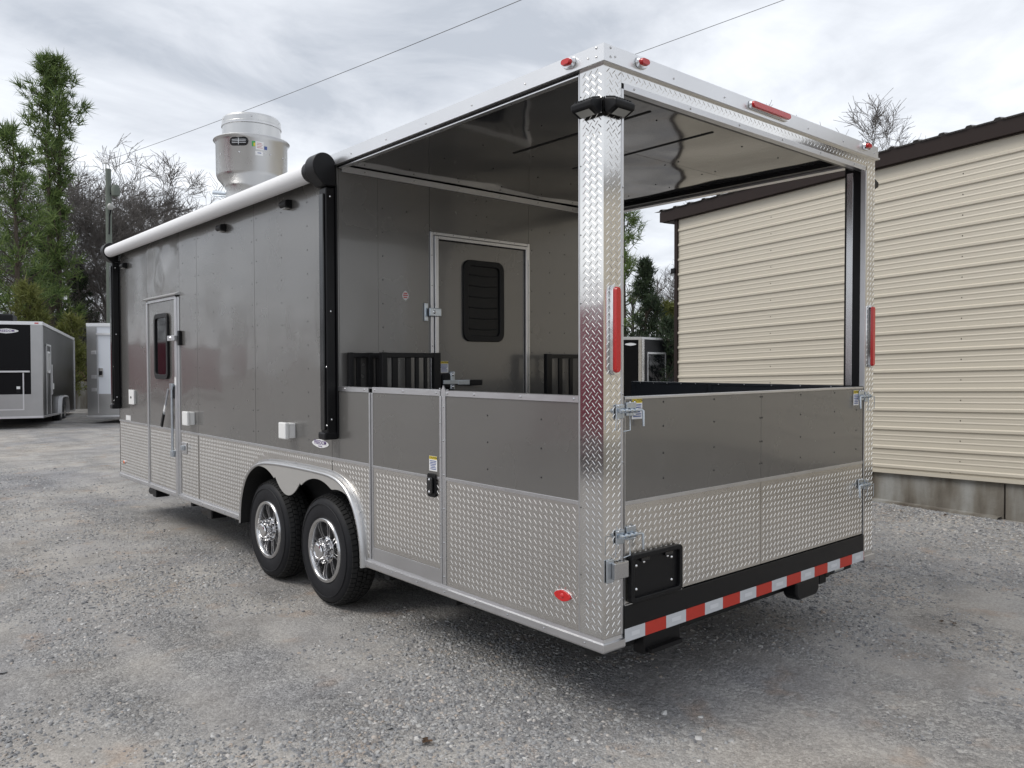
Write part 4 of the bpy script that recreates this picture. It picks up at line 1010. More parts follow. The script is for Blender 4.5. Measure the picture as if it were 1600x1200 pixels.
# ================================================================== METAL BUILDING
def building():
    B = empty('metal_building', loc=(7.1, 2.1, 0)); tag(B, 'cream metal building with horizontal ribbed siding, brown trim and concrete base', 'building')
    A0 = Vector((7.155, 2.105)); d = Vector((0.430, 3.262)).normalized(); n = Vector((-d.y, d.x))          # d: along the wall, away from the camera; n: outwards
    s_far, s_near = 3.325, -8.5; slope = -0.0304            # the ribs fall gently towards the far corner
    def P(s, z, o): # s along, z height at A0, o outward
        q_ = A0+d*s+n*o; return Vector((q_.x-7.1, q_.y-2.1, z+slope*s))
    def strip(mb, prof, s0, s1):
        """prof list of (z,o) swept along the wall"""
        k = len(prof); mb.add([P(s, z, o) for s in (s0, s1) for z, o in prof], [(i, i+1, k+i+1, k+i) for i in range(k-1)]); return mb
    rib = .2290; z_top = 4.095; z0 = .39; first = 3.872       # highest rib
    # profile of one pitch, going down from a rib centre
    def pitch(zc):
        h = .017; return [(zc+.026, 0), (zc+.013, h), (zc-.013, h), (zc-.026, 0), (zc-.070, 0), (zc-.079, .0035), (zc-.087, .0035), (zc-.096, 0), (zc-.132, 0), (zc-.141, .0035), (zc-.149, .0035), (zc-.158, 0)]
    nr = int((first-z0)/rib)+1
    for j, (s0, s1) in enumerate(((s_near, -2.4), (-2.4, s_far))):
        k = 0
        while k < nr:
            m_ = min(4, nr-k); prof = []
            if k == 0: prof.append((z_top, 0))
            for t in range(m_): prof += pitch(first-(k+t)*rib)
            end = first-(k+m_)*rib+.0262 if k+m_ < nr else z0
            prof = [p for p in prof if p[0] >= z0]
            prof.append((end, 0)); strip(MB(), [(z, o+(.0015 if (k//4) % 2 else 0)+(.0008 if j else 0)) for z, o in prof], s0, s1-.001).build('siding_panel', 'cream_siding', B)
            k += m_
    def bar(name, m, s0, s1, za, zb, o0, o1, bevel=0.0):
        mb = MB(); mb.add([P(s, z, o) for s in (s0, s1) for z, o in ((za, o0), (zb, o0), (zb, o1), (za, o1))], [(0, 1, 2, 3), (4, 5, 6, 7), (0, 1, 5, 4), (1, 2, 6, 5), (2, 3, 7, 6), (3, 0, 4, 7)])
        return mb.build(name, m, B, bevel=bevel)
    bar('corner_trim', 'brown_trim', s_far-.01, s_far+.055, z0-.03, 4.09, -.05, .032)
    bar('base_trim', 'cream_siding', s_near, s_far, z0-.035, z0+.004, -.02, .016)
    # foundation: poured sections with a joint, standing on the gravel
    def slab(name, s0, s1, oo):
        mb = MB(); N = 14; vs_ = []
        for i in range(N+1):
            s = s0+(s1-s0)*i/N; g = -.15
            a, b, c, e_ = P(s, z0-.036, oo), P(s, z0-.036, -.3), P(s, 0, -.3), P(s, 0, oo+.008*math.sin(i*1.7)); c.z = g; e_.z = g; vs_ += [a, b, c, e_]
        mb.add(vs_, [(4*i+k, 4*i+(k+1) % 4, 4*i+4+(k+1) % 4, 4*i+4+k) for i in range(N) for k in range(4)]+[(0, 1, 2, 3), (4*N, 4*N+1, 4*N+2, 4*N+3)])
        return mb.build(name, 'concrete', B)
    slab('foundation', -1.50, s_far+.02, -.035); slab('foundation', s_near, -1.52, -.028)
    def foot(s0, s1):
        mb = MB(); N = 20; vs_ = []
        for i in range(N+1):
            s = s0+(s1-s0)*i/N; w_ = .045+.02*noise.noise((s*3, 1, 2)); h = .03+.012*noise.noise((s*4, 7, 2))
            for o, z in ((-.03, h), (w_, h*.7), (w_+.02, -.05)): q_ = P(s, 0, o); q_.z = z; vs_.append(q_)
        mb.add(vs_, [(3*i+k, 3*i+k+1, 3*i+4+k, 3*i+3+k) for i in range(N) for k in range(2)]); mb.build('footing', 'concrete', B)
    foot(-1.48, s_far)
    # fascia and roof
    bar('fascia', 'brown_trim', s_near, s_far+.30, 4.045, 4.212, .045, .085)
    bar('soffit', 'brown_trim', s_near, s_far+.28, 4.035, 4.05, -.1, .0445)
    bar('gable_trim', 'brown_trim', s_far+.27, s_far+.33, 4.05, 4.20, -5.5, .08)
    sp_ = .2286*1.3
    nroof = int((s_far+.42-s_near)/(sp_*4))+1
    for k in range(nroof):
        mb = MB(); s1 = s_far+.42-k*sp_*4; prof = []
        for t in range(4):
            b = s1-t*sp_; prof += [(b, 0), (b-sp_*.36, 0), (b-sp_*.42, .02), (b-sp_*.58, .02), (b-sp_*.64, 0)]
        prof.append((s1-4*sp_, 0)); m_ = len(prof); vs_ = []
        for o, dz in ((.11, 0.0), (-6.0, .75)):
            for s, h in prof: vs_.append(P(s, 4.222+h+dz, o))
        mb.add(vs_, [(i, i+1, m_+i+1, m_+i) for i in range(m_-1)])
        r_ = mb.build('roof_panel', 'roof_metal', B); sm = r_.modifiers.new('thick', 'SOLIDIFY'); sm.thickness = .004
    # the far end wall
    mb = MB(); mb.add([P(s_far, z0, 0), P(s_far, z0, -6), P(s_far, 4.8, -6), P(s_far, 4.1, 0)], [(0, 1, 2, 3)]); mb.build('end_wall', 'cream_siding', B)
    # screws
    mb = MB()
    for s in (1.55, -1.05, -3.6):
        z = first-.115
        while z > z0+.05:
            q_ = P(s, z, .0025); mb.dome(q_, (n.x, n.y, 0), .007, .006); z -= rib
    for s in (-.95, .75, 2.3): q_ = P(s, z0+.03, .016); mb.dome(q_, (n.x, n.y, 0), .008, .006)
    mb.build('screws', 'brown_trim', B, kind='stuff')
    mb = MB(); q_ = P(s_far+.06, 3.25, .02); mb.box(q_.x-.04, q_.x+.03, q_.y-.03, q_.y+.05, q_.z-.04, q_.z+.04); mb.build('wall_sensor', 'black_plastic', B, bevel=.01)
building()

# ================================================================== OTHER TRAILERS
def frame_pt(root): return root
def other_trailer(name, label, loc, rz, tilt, Wd, Ln, z0, z1, paint, rear, side):
    """box trailer; local x across the rear face, y away from the viewer; origin at its rear corner on the ground"""
    t = empty(name, loc=loc, rz=rz); t.rotation_euler = (tilt, 0, rz); tag(t, label, 'trailer', 'other trailers parked on the lot')
    box('body', paint, t, .01, Wd-.01, .01, Ln, z0, z1-.02)
    for x in (-.012, Wd-.06): box('roof_edge', 'white_aluminium', t, x, x+.072, -.012, Ln, z1-.10, z1, bevel=.004)
    box('roof_edge', 'white_aluminium', t, .0605, Wd-.0605, -.012, .05, z1-.10, z1, bevel=.004)
    box('bottom_rail', 'aluminium', t, -.008, Wd+.008, -.010, Ln, z0-.06, z0, bevel=.003)
    for x0, x1 in rear.get('posts', ()):
        mb = MB().box(x0, x1, -.006, .009, z0, z1-.10); treads(mb, (x0, -.006, z0), (1, 0, 0), (0, 0, 1), (0, -1, 0), x1-x0, z1-.1-z0, pu=.06, pv=.052, L=.02, wd=.005); mb.build('corner_post', 'diamond_aluminium', t)
    return t
# black concession trailer at the left edge
k1 = other_trailer('black_trailer', 'black trailer with serving hatch and silver diamond corner at far left', (1.87, 21.98, 0), R(-18.0), R(-1.6), 2.5, 7.4, .34, 2.86, 'black_paint', {}, {})
# local x must run to the left of the corner: build its rear face on negative x
for o in list(k1.children): bpy.data.objects.remove(o)
def bt(name, m, *a, **k): return box(name, m, k1, *a, **k)
bt('body', 'black_paint', -2.49, -.012, .012, 7.4, .34, 2.84)
bt('roof_edge', 'white_aluminium', -2.5, .012, -.012, .06, 2.77, 2.86, bevel=.004); bt('roof_edge', 'white_aluminium', -.06, .012, .0605, 7.4, 2.77, 2.86, bevel=.004)
bt('bottom_rail', 'aluminium', -2.5, .01, -.012, 7.4, .28, .339, bevel=.004)
mb = MB().box(-.27, -.012, -.004, .0115, .34, 2.77); treads(mb, (-.27, -.004, .34), (1, 0, 0), (0, 0, 1), (0, -1, 0), .258, 2.43, pu=.06, pv=.052, L=.02, wd=.005); mb.build('corner_post', 'dull_diamond', k1)
mb = MB().box(-.0115, .004, -.004, .16, .34, 2.77); mb.build('corner_post', 'dull_diamond', k1)
mb = MB().box(-2.49, -.2705, -.004, .0115, .34, .92); treads(mb, (-2.49, -.004, .34), (1, 0, 0), (0, 0, 1), (0, -1, 0), 2.21, .58, pu=.06, pv=.052, L=.02, wd=.005); mb.build('lower_diamond_plate', 'dull_diamond', k1)
bt('serving_shelf', 'aluminium', -2.4, -.29, -.09, -.0045, 1.50, 1.545, bevel=.004)
bt('hatch_frame', 'aluminium', -.46, -.43, -.02, -.0045, .50, 1.495); bt('hatch_frame', 'aluminium', -2.3, -.461, -.02, -.0045, .50, .53)
bt('hatch_window', 'black_paint', -2.3, -.30, -.012, .0114, 1.60, 2.70)
bt('latch', 'sticker_white', -.60, -.52, -.035, -.0045, 1.06, 1.13); bt('latch', 'black_plastic', -.60, -.52, -.04, -.0045, .95, 1.05, bevel=.01)
oval_sticker(k1, (-.82, -.0125, 2.60), (1, 0, 0), .56, .13, [('FREEDOM', .0, .085)])
bt('clearance_light', 'lens_red', -.17, -.08, -.03, -.0125, 2.80, 2.83)
# its side door, window, fender and wheels
for y0, y1, z0, z1 in ((.62, .66, .36, 2.30), (1.42, 1.46, .36, 2.30), (.661, 1.419, 2.25, 2.30)): bt('door_jamb', 'aluminium', .0045, .025, y0, y1, z0, z1)
ring_prism(MB(), rrect(.85, 1.25, 1.50, 2.10, .05), rrect(.90, 1.20, 1.55, 2.05, .03), 'x', -.0115, .03).build('window_frame', 'white_plastic', k1)
MB().prism(rrect(.90, 1.20, 1.55, 2.05, .03), 'x', -.0115, .012).build('pane', 'glass_dark', k1)
bt('outlet_box', 'white_plastic', -.0115, .05, 1.62, 1.80, 1.05, 1.22, bevel=.005)
bt('grab_rail', 'aluminium', .02, .05, 1.50, 1.54, .9, 1.75)
bt('corner_trim', 'aluminium', -.0115, .02, 7.30, 7.4, .34, 2.76)
bt('roof_vent', 'black_plastic', -1.5, -.75, .5, 1.2, 2.861, 3.10, bevel=.05)
wm = MB().lathe([(.20, .22), (.30, .225), (.35, .21), (.375, .18), (.375, .04), (.35, .015), (.30, .0), (.22, .0), (.2, .02), (.0, .03)], (0, 0, 0), 'x', 28).mesh('wheel', 40, (0, 0, 0)); wm.materials.append(M['rubber'])
for y in (3.55, 4.42):
    o = bpy.data.objects.new('wheel', wm); COL.objects.link(o); o.parent = k1; o.location = (.02, y, .375); o.rotation_euler = (0, 0, R(180))
    MB().lathe([(.17, .015), (.19, .0), (.05, -.01), (.0, -.012)], (0, 0, 0), 'x', 20).build('rim', 'alloy', o, smooth=40, off=(.0, 0, 0))
path2 = smooth_path([(5.0, .32), (4.98, .55), (4.85, .78), (4.6, .86), (3.4, .86), (3.15, .78), (3.02, .55), (3.0, .32)], 1)
mb = sweep(path2, [(.0, -.01), (.0, .09), (.05, .10), (.055, -.01)]); mb.build('fender', 'aluminium', k1, smooth=50)
# white trailer beside it
k2 = empty('white_trailer', loc=(3.21, 23.09, 0), rz=R(-40.0)); tag(k2, 'white trailer with diamond plate corner partly hidden behind the grey trailer', 'trailer')
def wt(name, m, *a, **k): return box(name, m, k2, *a, **k)
wt('body', 'white_paint', .012, 2.5, .012, 6.5, .24, 2.88)
wt('roof_edge', 'white_aluminium', -.01, 2.5, -.012, .06, 2.80, 2.90, bevel=.004); wt('roof_edge', 'white_aluminium', -.01, .06, .0605, 6.5, 2.80, 2.90, bevel=.004)
mb = MB().box(-.002, .28, -.004, .0115, .24, 2.79); treads(mb, (0, -.004, .24), (1, 0, 0), (0, 0, 1), (0, -1, 0), .28, 2.55, pu=.06, pv=.052, L=.02, wd=.005); mb.build('corner_post', 'dull_diamond', k2)
mb = MB().box(.2805, 2.5, -.004, .0115, .24, .86); treads(mb, (.28, -.004, .24), (1, 0, 0), (0, 0, 1), (0, -1, 0), 2.2, .62, pu=.06, pv=.052, L=.02, wd=.005); mb.build('lower_diamond_plate', 'dull_diamond', k2)
wt('door_seam', 'aluminium', .30, .325, -.012, -.0045, .3, 2.56); wt('door_header', 'white_aluminium', .2805, 2.5, -.03, -.0045, 2.56, 2.62)
wt('latch', 'black_plastic', .36, .44, -.05, -.0045, 1.40, 1.52, bevel=.01); wt('latch_plate', 'chrome', .34, .46, -.02, -.0046, 1.36, 1.60)
for z in (2.05, 1.35, .98): wt('hinge', 'aluminium', .13, .27, -.035, -.0045, z-.05, z+.05, bevel=.005)
wt('bumper', 'aluminium', -.02, 2.5, -.06, .0, .18, .239, bevel=.01)
for x in (.30, 1.9): wt('mud_flap', 'underbody', x, x+.35, 1.4, 1.5, .03, .239)
wt('axle_block', 'underbody', .25, 2.3, 1.55, 3.2, .01, .2395)
# black trailer between the porch and the building
k3 = empty('black_trailer', loc=(16.83, 13.86, 0), rz=R(-41)); tag(k3, 'black trailer with framed side hatch seen between the porch and cream building', 'trailer')
def rt(name, m, *a, **k): return box(name, m, k3, *a, **k)
rt('body', 'black_paint', -2.4, -.012, .012, 3.0, .3, 2.50)
rt('roof_edge', 'white_aluminium', -2.41, .01, -.012, .06, 2.44, 2.53, bevel=.004)
mb = MB().box(-.11, -.012, -.004, .0115, .3, 2.44); mb.build('corner_post', 'diamond_aluminium', k3)
oval_sticker(k3, (-.36, -.0045, 2.30), (1, 0, 0), .36, .09, [])
rt('side_hatch_edge', 'black_gloss', -.58, -.56, -.012, -.0045, .6, 1.9)
k3r = MB()
def rot_box(name, m, s0, s1, o0, o1, z0, z1, ang=R(55)):
    """box on the receding side: s along it, o outwards"""
    c_, s_ = math.cos(ang), math.sin(ang); dv = Vector((c_, s_, 0)); nv = Vector((s_, -c_, 0)); P = []
    for z in (z0, z1):
        for s, o in ((s0, o0), (s1, o0), (s1, o1), (s0, o1)): q_ = dv*s+nv*o; P.append((q_.x, q_.y, z))
    return MB().add(P, [(0, 1, 2, 3), (4, 5, 6, 7), (0, 1, 5, 4), (1, 2, 6, 5), (2, 3, 7, 6), (3, 0, 4, 7)]).build(name, m, k3)
rot_box('side_wall', 'black_paint', .012, 5.5, -.3, -.002, .3, 2.46); rot_box('roof_edge', 'white_aluminium', .0, 5.5, -.05, .01, 2.4605, 2.53)
rot_box('corner_post', 'diamond_aluminium', .0, .16, -.0015, .006, .3, 2.46)
for a, b_, z0, z1 in ((.36, .42, .9, 2.06), (1.70, 1.76, .9, 2.06), (.4205, 1.6995, 2.0, 2.06)): rot_box('hatch_frame', 'white_aluminium', a, b_, -.0015, .02, z0, z1)
rot_box('hatch_window', 'glass_dark', .43, 1.69, -.0015, .008, .9, 1.995)

# trailers that stand out of the picture to the left and show only as reflections in the glossy panels
k4 = empty('red_trailer', loc=(-11.5, 34.0, 0), rz=R(20)); tag(k4, 'red enclosed trailer reflected in the grey side wall', 'trailer')
box('body', 'red_paint', k4, 0, 6.5, 0, 2.4, .4, 2.7); box('roof_edge', 'white_aluminium', k4, -.01, 6.51, -.01, 2.41, 2.701, 2.80); box('bottom_rail', 'aluminium', k4, -.01, 6.51, -.01, 2.41, .3, .399)
for x in (2.8, 3.6):
    o = bpy.data.objects.new('wheel', wm); COL.objects.link(o); o.parent = k4; o.location = (x, .01, .375); o.rotation_euler = (0, 0, R(90))
k5 = empty('red_trailer', loc=(-8.2, 5.6, 0), rz=R(42)); tag(k5, 'maroon trailer reflected in the diamond plate corner post', 'trailer')
box('body', 'red_paint', k5, 0, 2.4, 0, 6.0, .4, 2.6); box('roof_edge', 'white_aluminium', k5, -.01, 2.41, -.01, 6.01, 2.601, 2.70); box('bottom_rail', 'aluminium', k5, -.01, 2.41, -.01, 6.01, .3, .399)
for y in (2.6, 3.4):
    o = bpy.data.objects.new('wheel', wm); COL.objects.link(o); o.parent = k5; o.location = (2.38, y, .375); o.rotation_euler = (0, 0, R(180))

# ================================================================== YARD WALL, POLE, WIRES
cw = MB(); a, b_ = Vector((2.5, 33.5)), Vector((9.5, 29.0)); d = (b_-a).normalized(); n = Vector((d.y, -d.x))
CW = empty('concrete_wall', loc=(a.x, a.y, 0)); tag(CW, 'low grey concrete wall behind the black and white trailers', 'wall')
for k in range(6):
    s0, s1 = k*1.38, k*1.38+1.365; P = []
    for z in (-.05, 1.05+.02*(k % 2)):
        for s, o in ((s0, 0), (s1, 0), (s1, .3), (s0, .3)): q_ = d*s-n*o; P.append((q_.x, q_.y, z))
    MB().add(P, [(0, 1, 2, 3), (4, 5, 6, 7), (0, 1, 5, 4), (1, 2, 6, 5), (2, 3, 7, 6), (3, 0, 4, 7)]).build('wall_block', 'concrete', CW, bevel=.02)
PO = empty('utility_pole', loc=(5.67, 30.34, 0)); tag(PO, 'weathered grey utility pole rising in front of the bare trees', 'pole')
MB().tube([(0, 0, -.1), (0, 0, 3), (0.02, 0, 9.05)], [.13, .118, .098], 12).build('shaft', 'pole_wood', PO, smooth=40)
MB().lathe([(.0, 9.05), (.03, 9.06), (.03, 9.22), (.09, 9.25), (.09, 9.30), (.03, 9.33), (.03, 9.40), (.0, 9.42)], (-.06, 0, 0), 'z', 12).build('insulator', 'white_plastic', PO, smooth=40)
MB().tube([(.02, -.05, 8.1), (.30, -.20, 8.25)], [.03, .05], 8).build('bracket', 'black_frame', PO); MB().lathe([(.0, 8.0), (.14, 8.05), (.16, 8.3), (.10, 8.45), (.0, 8.47)], (.22, -.18, 0), 'z', 14).build('transformer', 'pole_wood', PO, smooth=40)
MB().lathe([(.0, 7.48), (.07, 7.50), (.12, 7.60), (.12, 7.66), (.06, 7.74), (.0, 7.75)], (.04, -.16, 0), 'z', 14).build('yard_light', 'led_face', PO, smooth=40)
MB().tube([(.04, -.2, 7.5), (.02, -.1, 7.3), (.0, -.1, 6.6)], .03, 8).build('conduit', 'black_frame', PO)
# overhead wires
def wire(label, a, b, sag, r=.007):
    a, b = Vector(a), Vector(b); P = [a.lerp(b, k/24)-Vector((0, 0, sag*4*(k/24)*(1-k/24))) for k in range(25)]
    o = MB().tube(P, r, 6).build('overhead_wire', 'wire_black', smooth=60); tag(o, label, 'wire', 'overhead wires across the cloudy sky')
C3 = Vector((-2.6215, -2.4120, 1.6858))
def ray(u, v, dd): return C3+(cf+cr*((u-800)/1249.5)+cu*((600-v)/1249.5))*dd
wire('thin wire from the pole passing behind the roof exhaust fan', (5.63, 30.34, 9.35), ray(905, -38, 14.0), .12)
wire('thin wire crossing the sky above the rear corner of the porch roof', ray(300, 331, 30), ray(1290, -24, 16.0), .05, .0065)

# ================================================================== VEGETATION
def tube_arrays(P, Q, r0, r1, n=4):
    """many tapered twigs at once -> verts, tris"""
    P, Q = np.asarray(P, float), np.asarray(Q, float); r0, r1 = np.asarray(r0, float), np.asarray(r1, float); m_ = len(P)
    D = Q-P; D /= np.linalg.norm(D, axis=1, keepdims=True)+1e-9
    ref = np.where(np.abs(D[:, 2:3]) < .9, np.array([[0, 0, 1.]]), np.array([[1., 0, 0]])); U = np.cross(D, ref); U /= np.linalg.norm(U, axis=1, keepdims=True)+1e-9; Wv = np.cross(D, U)
    V = np.zeros((m_, 2, n, 3))
    for k in range(n):
        a = 2*math.pi*k/n; o = U*math.cos(a)+Wv*math.sin(a); V[:, 0, k] = P+o*r0[:, None]; V[:, 1, k] = Q+o*r1[:, None]
    F = []
    for k in range(n): a, b = k, (k+1) % n; F += [(a, b, n+b), (a, n+b, n+a)]
    F = np.array(F)[None]+(np.arange(m_)*2*n)[:, None, None]
    return V.reshape(-1, 3), F.reshape(-1, 3)
def grow(rng, h, r, spread=.5, levels=5, up=.25, kids=(3, 4), trunk=.3, lean=0.06, bend=.16):
    segs = []
    def rec(p, d, length, rad, lv):
        ns = 4 if lv < 2 else 3; pts = [p]
        for i in range(ns):
            d = d+Vector((rng.gauss(0, bend), rng.gauss(0, bend), rng.gauss(0, bend)*.6+up*.12)); d.normalize()
            q_ = pts[-1]+d*(length/ns); a = rad*(1-.62*i/ns); b = rad*(1-.62*(i+1)/ns)
            segs.append((tuple(pts[-1]), tuple(q_), a, b, lv)); pts.append(q_)
            if lv < levels and (i >= 1 or lv > 0):
                for _ in range((1 if rng.random() < (.5 if lv > 1 else .85) else 0) if i < ns-1 else rng.choice(kids)):
                    ax = Vector((rng.gauss(0, 1), rng.gauss(0, 1), rng.gauss(0, .5))); ax = (ax-d*ax.dot(d)).normalized()
                    sp = spread*rng.uniform(.6, 1.3); nd = (d*math.cos(sp)+ax*math.sin(sp)+Vector((0, 0, up*.3))).normalized()
                    rec(q_, nd, length*rng.uniform(.46, .70), b*rng.uniform(.5, .72), lv+1)
    rec(Vector((0, 0, -.2)), Vector((rng.gauss(0, lean), rng.gauss(0, lean), 1)).normalized(), h*trunk, r, 0)
    for a, b, r0_, r1_, lv in list(segs):
        if lv < levels-1: continue
        a, b = Vector(a), Vector(b); d = (b-a).normalized()
        for _ in range(1):
            t = rng.uniform(.3, 1.0); p = a.lerp(b, t); nd = (d+Vector((rng.gauss(0, .55), rng.gauss(0, .55), rng.gauss(.1, .45)))).normalized()
            segs.append((tuple(p), tuple(p+nd*rng.uniform(.12, .38)), r1_*.6, r1_*.4, levels))
    top = max(s[1][2] for s in segs); k = h/top
    return [(tuple(c*k for c in a), tuple(c*k for c in b), r0, r1, lv) for a, b, r0, r1, lv in segs]
def bare_tree_proto(seed, h, r, **kw):
    rng = random.Random(seed); segs = grow(rng, h, r, **kw)
    e_ = empty('bare_tree')
    big = [s for s in segs if s[4] <= 1]; sm = [s for s in segs if s[4] > 1]; mn = .008
    V, F = tube_arrays([s[0] for s in big], [s[1] for s in big], [max(mn, s[2]) for s in big], [max(mn, s[3]) for s in big], 6)
    fast_mesh('trunk', V, F, 'bark_grey', e_, smooth=True)
    V, F = tube_arrays([s[0] for s in sm], [s[1] for s in sm], [max(mn, s[2]) for s in sm], [max(mn, s[3]) for s in sm], 3)
    fast_mesh('crown', V, F, 'bark_grey', e_)
    return e_
C2 = Vector((-2.62, -2.41)); CR2, CF2 = Vector((.7563, -.6542)), Vector((.6539, .7561))
def spot(u, dd): q_ = C2+CF2*dd+CR2*((u-800)/1249.5*dd); return (q_.x, q_.y, 0.0)
def hgt(v, dd): return 1.686+(569-v)*dd/1249.5
protos = [bare_tree_proto(3, 12, .19, levels=5, spread=.62, up=.16, kids=(2, 3), trunk=.22, bend=.2), bare_tree_proto(8, 12, .16, levels=5, spread=.56, up=.18, kids=(2, 3), trunk=.25, bend=.2), bare_tree_proto(21, 12, .15, levels=5, spread=.58, up=.16, kids=(2, 3, 3), trunk=.24, bend=.22)]
used = [False]*3
def place_bare(pi, u, v, dd, rz, label, wid=1.0, group='bare winter trees'):
    o = protos[pi]
    if used[pi]: o = copy_tree(protos[pi])
    used[pi] = True; s = hgt(v, dd)/12.0
    o.location = spot(u, dd); o.rotation_euler = (0, 0, rz); o.scale = (s*wid, s*wid, s); tag(o, label, 'tree', group)
place_bare(0, 235, 226, 44, .4, 'wide bare tree, broadest crown behind the awning front end', 1.1)
place_bare(1, 295, 240, 42, 1.9, 'bare tree just left of the roof exhaust fan', 1.0)
place_bare(2, 195, 236, 41, 2.8, 'slim bare tree right behind the utility pole', 1.0)
place_bare(1, 140, 290, 47, 4.4, 'bare tree between the tall pine and the utility pole', 1.15)
place_bare(0, 345, 330, 46, 3.3, 'low bare tree crown behind the roof exhaust fan base', 1.0)
place_bare(0, 180, 262, 49, 5.1, 'bare tree farther back between pole and awning', 1.2)
place_bare(1, 262, 238, 48, .2, 'bare tree farther back above the middle of the awning', 1.2)
place_bare(1, 120, 275, 43, 3.6, 'bare tree close right of the tall pine stems', 1.0)
place_bare(2, 60, 330, 50, .9, 'bare tree showing through the gaps of the left pine', 1.3)
place_bare(2, 1338, 172, 46, 1.2, 'bare treetop above the near end of the cream building roof', .95, 'bare treetops behind the building')
place_bare(1, 1305, 160, 47, 5.2, 'small bare treetop just right of the porch brake light', .7, 'bare treetops behind the building')
place_bare(0, 1590, 140, 44, 2.2, 'bare treetop above the building roof at the right edge', .7, 'bare treetops behind the building')
place_bare(2, 1062, 352, 33, 3.9, 'thin bare tree beside the far corner of the building', .7, 'bare winter trees')
for (u, v, dd, pi, rz, lab) in ((-330, 250, 42, 0, .3, 'bare tree out of frame left, mirrored in the trailer'), (-620, 240, 40, 1, 1.3, 'second bare tree out of frame left, mirrored in the trailer'), (-130, 300, 48, 2, 2.2, 'bare tree just beyond the left picture edge')):
    place_bare(pi, u, v, dd, rz, lab, 1.2, 'bare trees mirrored in the panels')

def needles_at(rng, tips, dirs, ln, wd, per):
    """bursts of thin needle triangles"""
    n = len(tips); T_, D_ = np.repeat(np.asarray(tips), per, 0), np.repeat(np.asarray(dirs), per, 0)
    d = D_*.75+rng.normal(0, .62, (n*per, 3)); d /= np.linalg.norm(d, axis=1, keepdims=True)
    side = np.cross(d, rng.normal(0, 1, (n*per, 3))); side /= np.linalg.norm(side, axis=1, keepdims=True)+1e-9
    L_ = ln*(.7+.6*rng.random((n*per, 1)))*np.repeat(.6+.7*rng.random((n, 1)), per, 0); b = T_+rng.normal(0, .05, (n*per, 3)); w_ = wd*(.7+.6*rng.random((n*per, 1)))
    V = np.stack((b-side*w_*.5, b+side*w_*.5, b+d*L_), 1).reshape(-1, 3); F = np.arange(n*per*3).reshape(-1, 3)
    return V, F
def pine(name, label, base, h, r, prof, seed, nbr=60, tufts=8, ln=.30, wd=.035, per=16, m='needles', lift=.35, cat='tree', group=None, start=.25, stems=1):
    """prof(t) -> crown radius at height fraction t"""
    rng = np.random.default_rng(seed); e_ = empty(name, loc=base); tag(e_, label, cat, group); P, Q, r0, r1 = [], [], [], []; tips, dirs = [], []
    stem_x = [0.0] if stems == 1 else [-.13, .15]
    for sx in stem_x:
        N = 10; pts = [np.array([sx*(1+t*.6)+.06*math.sin(3*t+seed), .05*math.cos(2*t+seed), h*t*(1 if sx <= 0 else .97)-.1]) for t in np.linspace(0, 1, N)]
        for i in range(N-1): P.append(pts[i]); Q.append(pts[i+1]); r0.append(r*(1-i/N)); r1.append(r*(1-(i+1)/N))
    for k in range(nbr):
        t = start+(1-start)*((k+rng.random())/nbr)**(.72 if stems > 1 else 1.0); R_ = prof(t)*(.35+.85*rng.random()); az = rng.random()*6.283+k*2.4; z = h*t
        d0 = np.array([math.cos(az), math.sin(az), lift+.5*(t-.4)+rng.normal(0, .15)]); d0 /= np.linalg.norm(d0); sx = stem_x[k % len(stem_x)]
        p = np.array([sx*(1+t*.6), 0, z-R_*max(0, d0[2])*.6]); seg = 4; L_ = R_/max(.45, math.hypot(d0[0], d0[1])); d = d0.copy(); rr_ = max(.012, r*.22*(1-t)+.012)
        for i in range(seg):
            d = d+np.array([0, 0, .10]); d /= np.linalg.norm(d); q_ = p+d*L_/seg
            P.append(p); Q.append(q_); r0.append(rr_*(1-i/seg*.7)); r1.append(rr_*(1-(i+1)/seg*.7))
            if i >= 1:
                for _ in range(max(1, int(tufts*(R_/ (prof(t)+1e-6))/3))):
                    tt = rng.random(); c = p+(q_-p)*tt; sd_ = rng.normal(0, 1, 3); sd_[2] = abs(sd_[2])*.5; sd_ /= np.linalg.norm(sd_); off_ = sd_*(.10+.24*L_*rng.random())
                    tp = c+off_; P.append(c); Q.append(tp); r0.append(.010); r1.append(.007); tips.append(tp); dd_ = sd_*.8+d*.6+np.array([0, 0, .35]); dirs.append(dd_/np.linalg.norm(dd_))
            p = q_
        tips.append(p); dirs.append(d)
    V, F = tube_arrays(P, Q, r0, r1, 5); fast_mesh('trunk', V, F, 'bark_pine', e_, smooth=True)
    V, F = needles_at(rng, tips, dirs, ln, wd, per); fast_mesh('crown', V, F, m, e_)
    return e_
GP = 'pines at the edge of the lot'
pine('pine_tree', 'tall slender pine with two stems, highest tree at left', spot(90, 34), hgt(98, 34), .17,
     lambda t: 1.05*math.sin(min(1, max(0, (1.03-t)/.30))*1.75) if t > .66 else (.50 if t > .50 else .85), 4, nbr=112, tufts=8, ln=.42, wd=.040, per=17, lift=.9, group=GP, start=.22, stems=2)
pine('pine_tree', 'bushy pine filling the left picture edge below the tall pine', spot(28, 30), hgt(205, 30), .16, lambda t: 2.1*(1.03-t)**.62, 7, nbr=60, tufts=7, ln=.42, wd=.040, per=17, lift=.55, group=GP, start=.22)
pine('pine_tree', 'shorter pine at the left edge behind the bushy pine', spot(-25, 33), hgt(300, 33), .15, lambda t: 2.2*(1.03-t)**.6, 17, nbr=45, tufts=7, ln=.42, wd=.040, per=16, lift=.5, group=GP, start=.2)
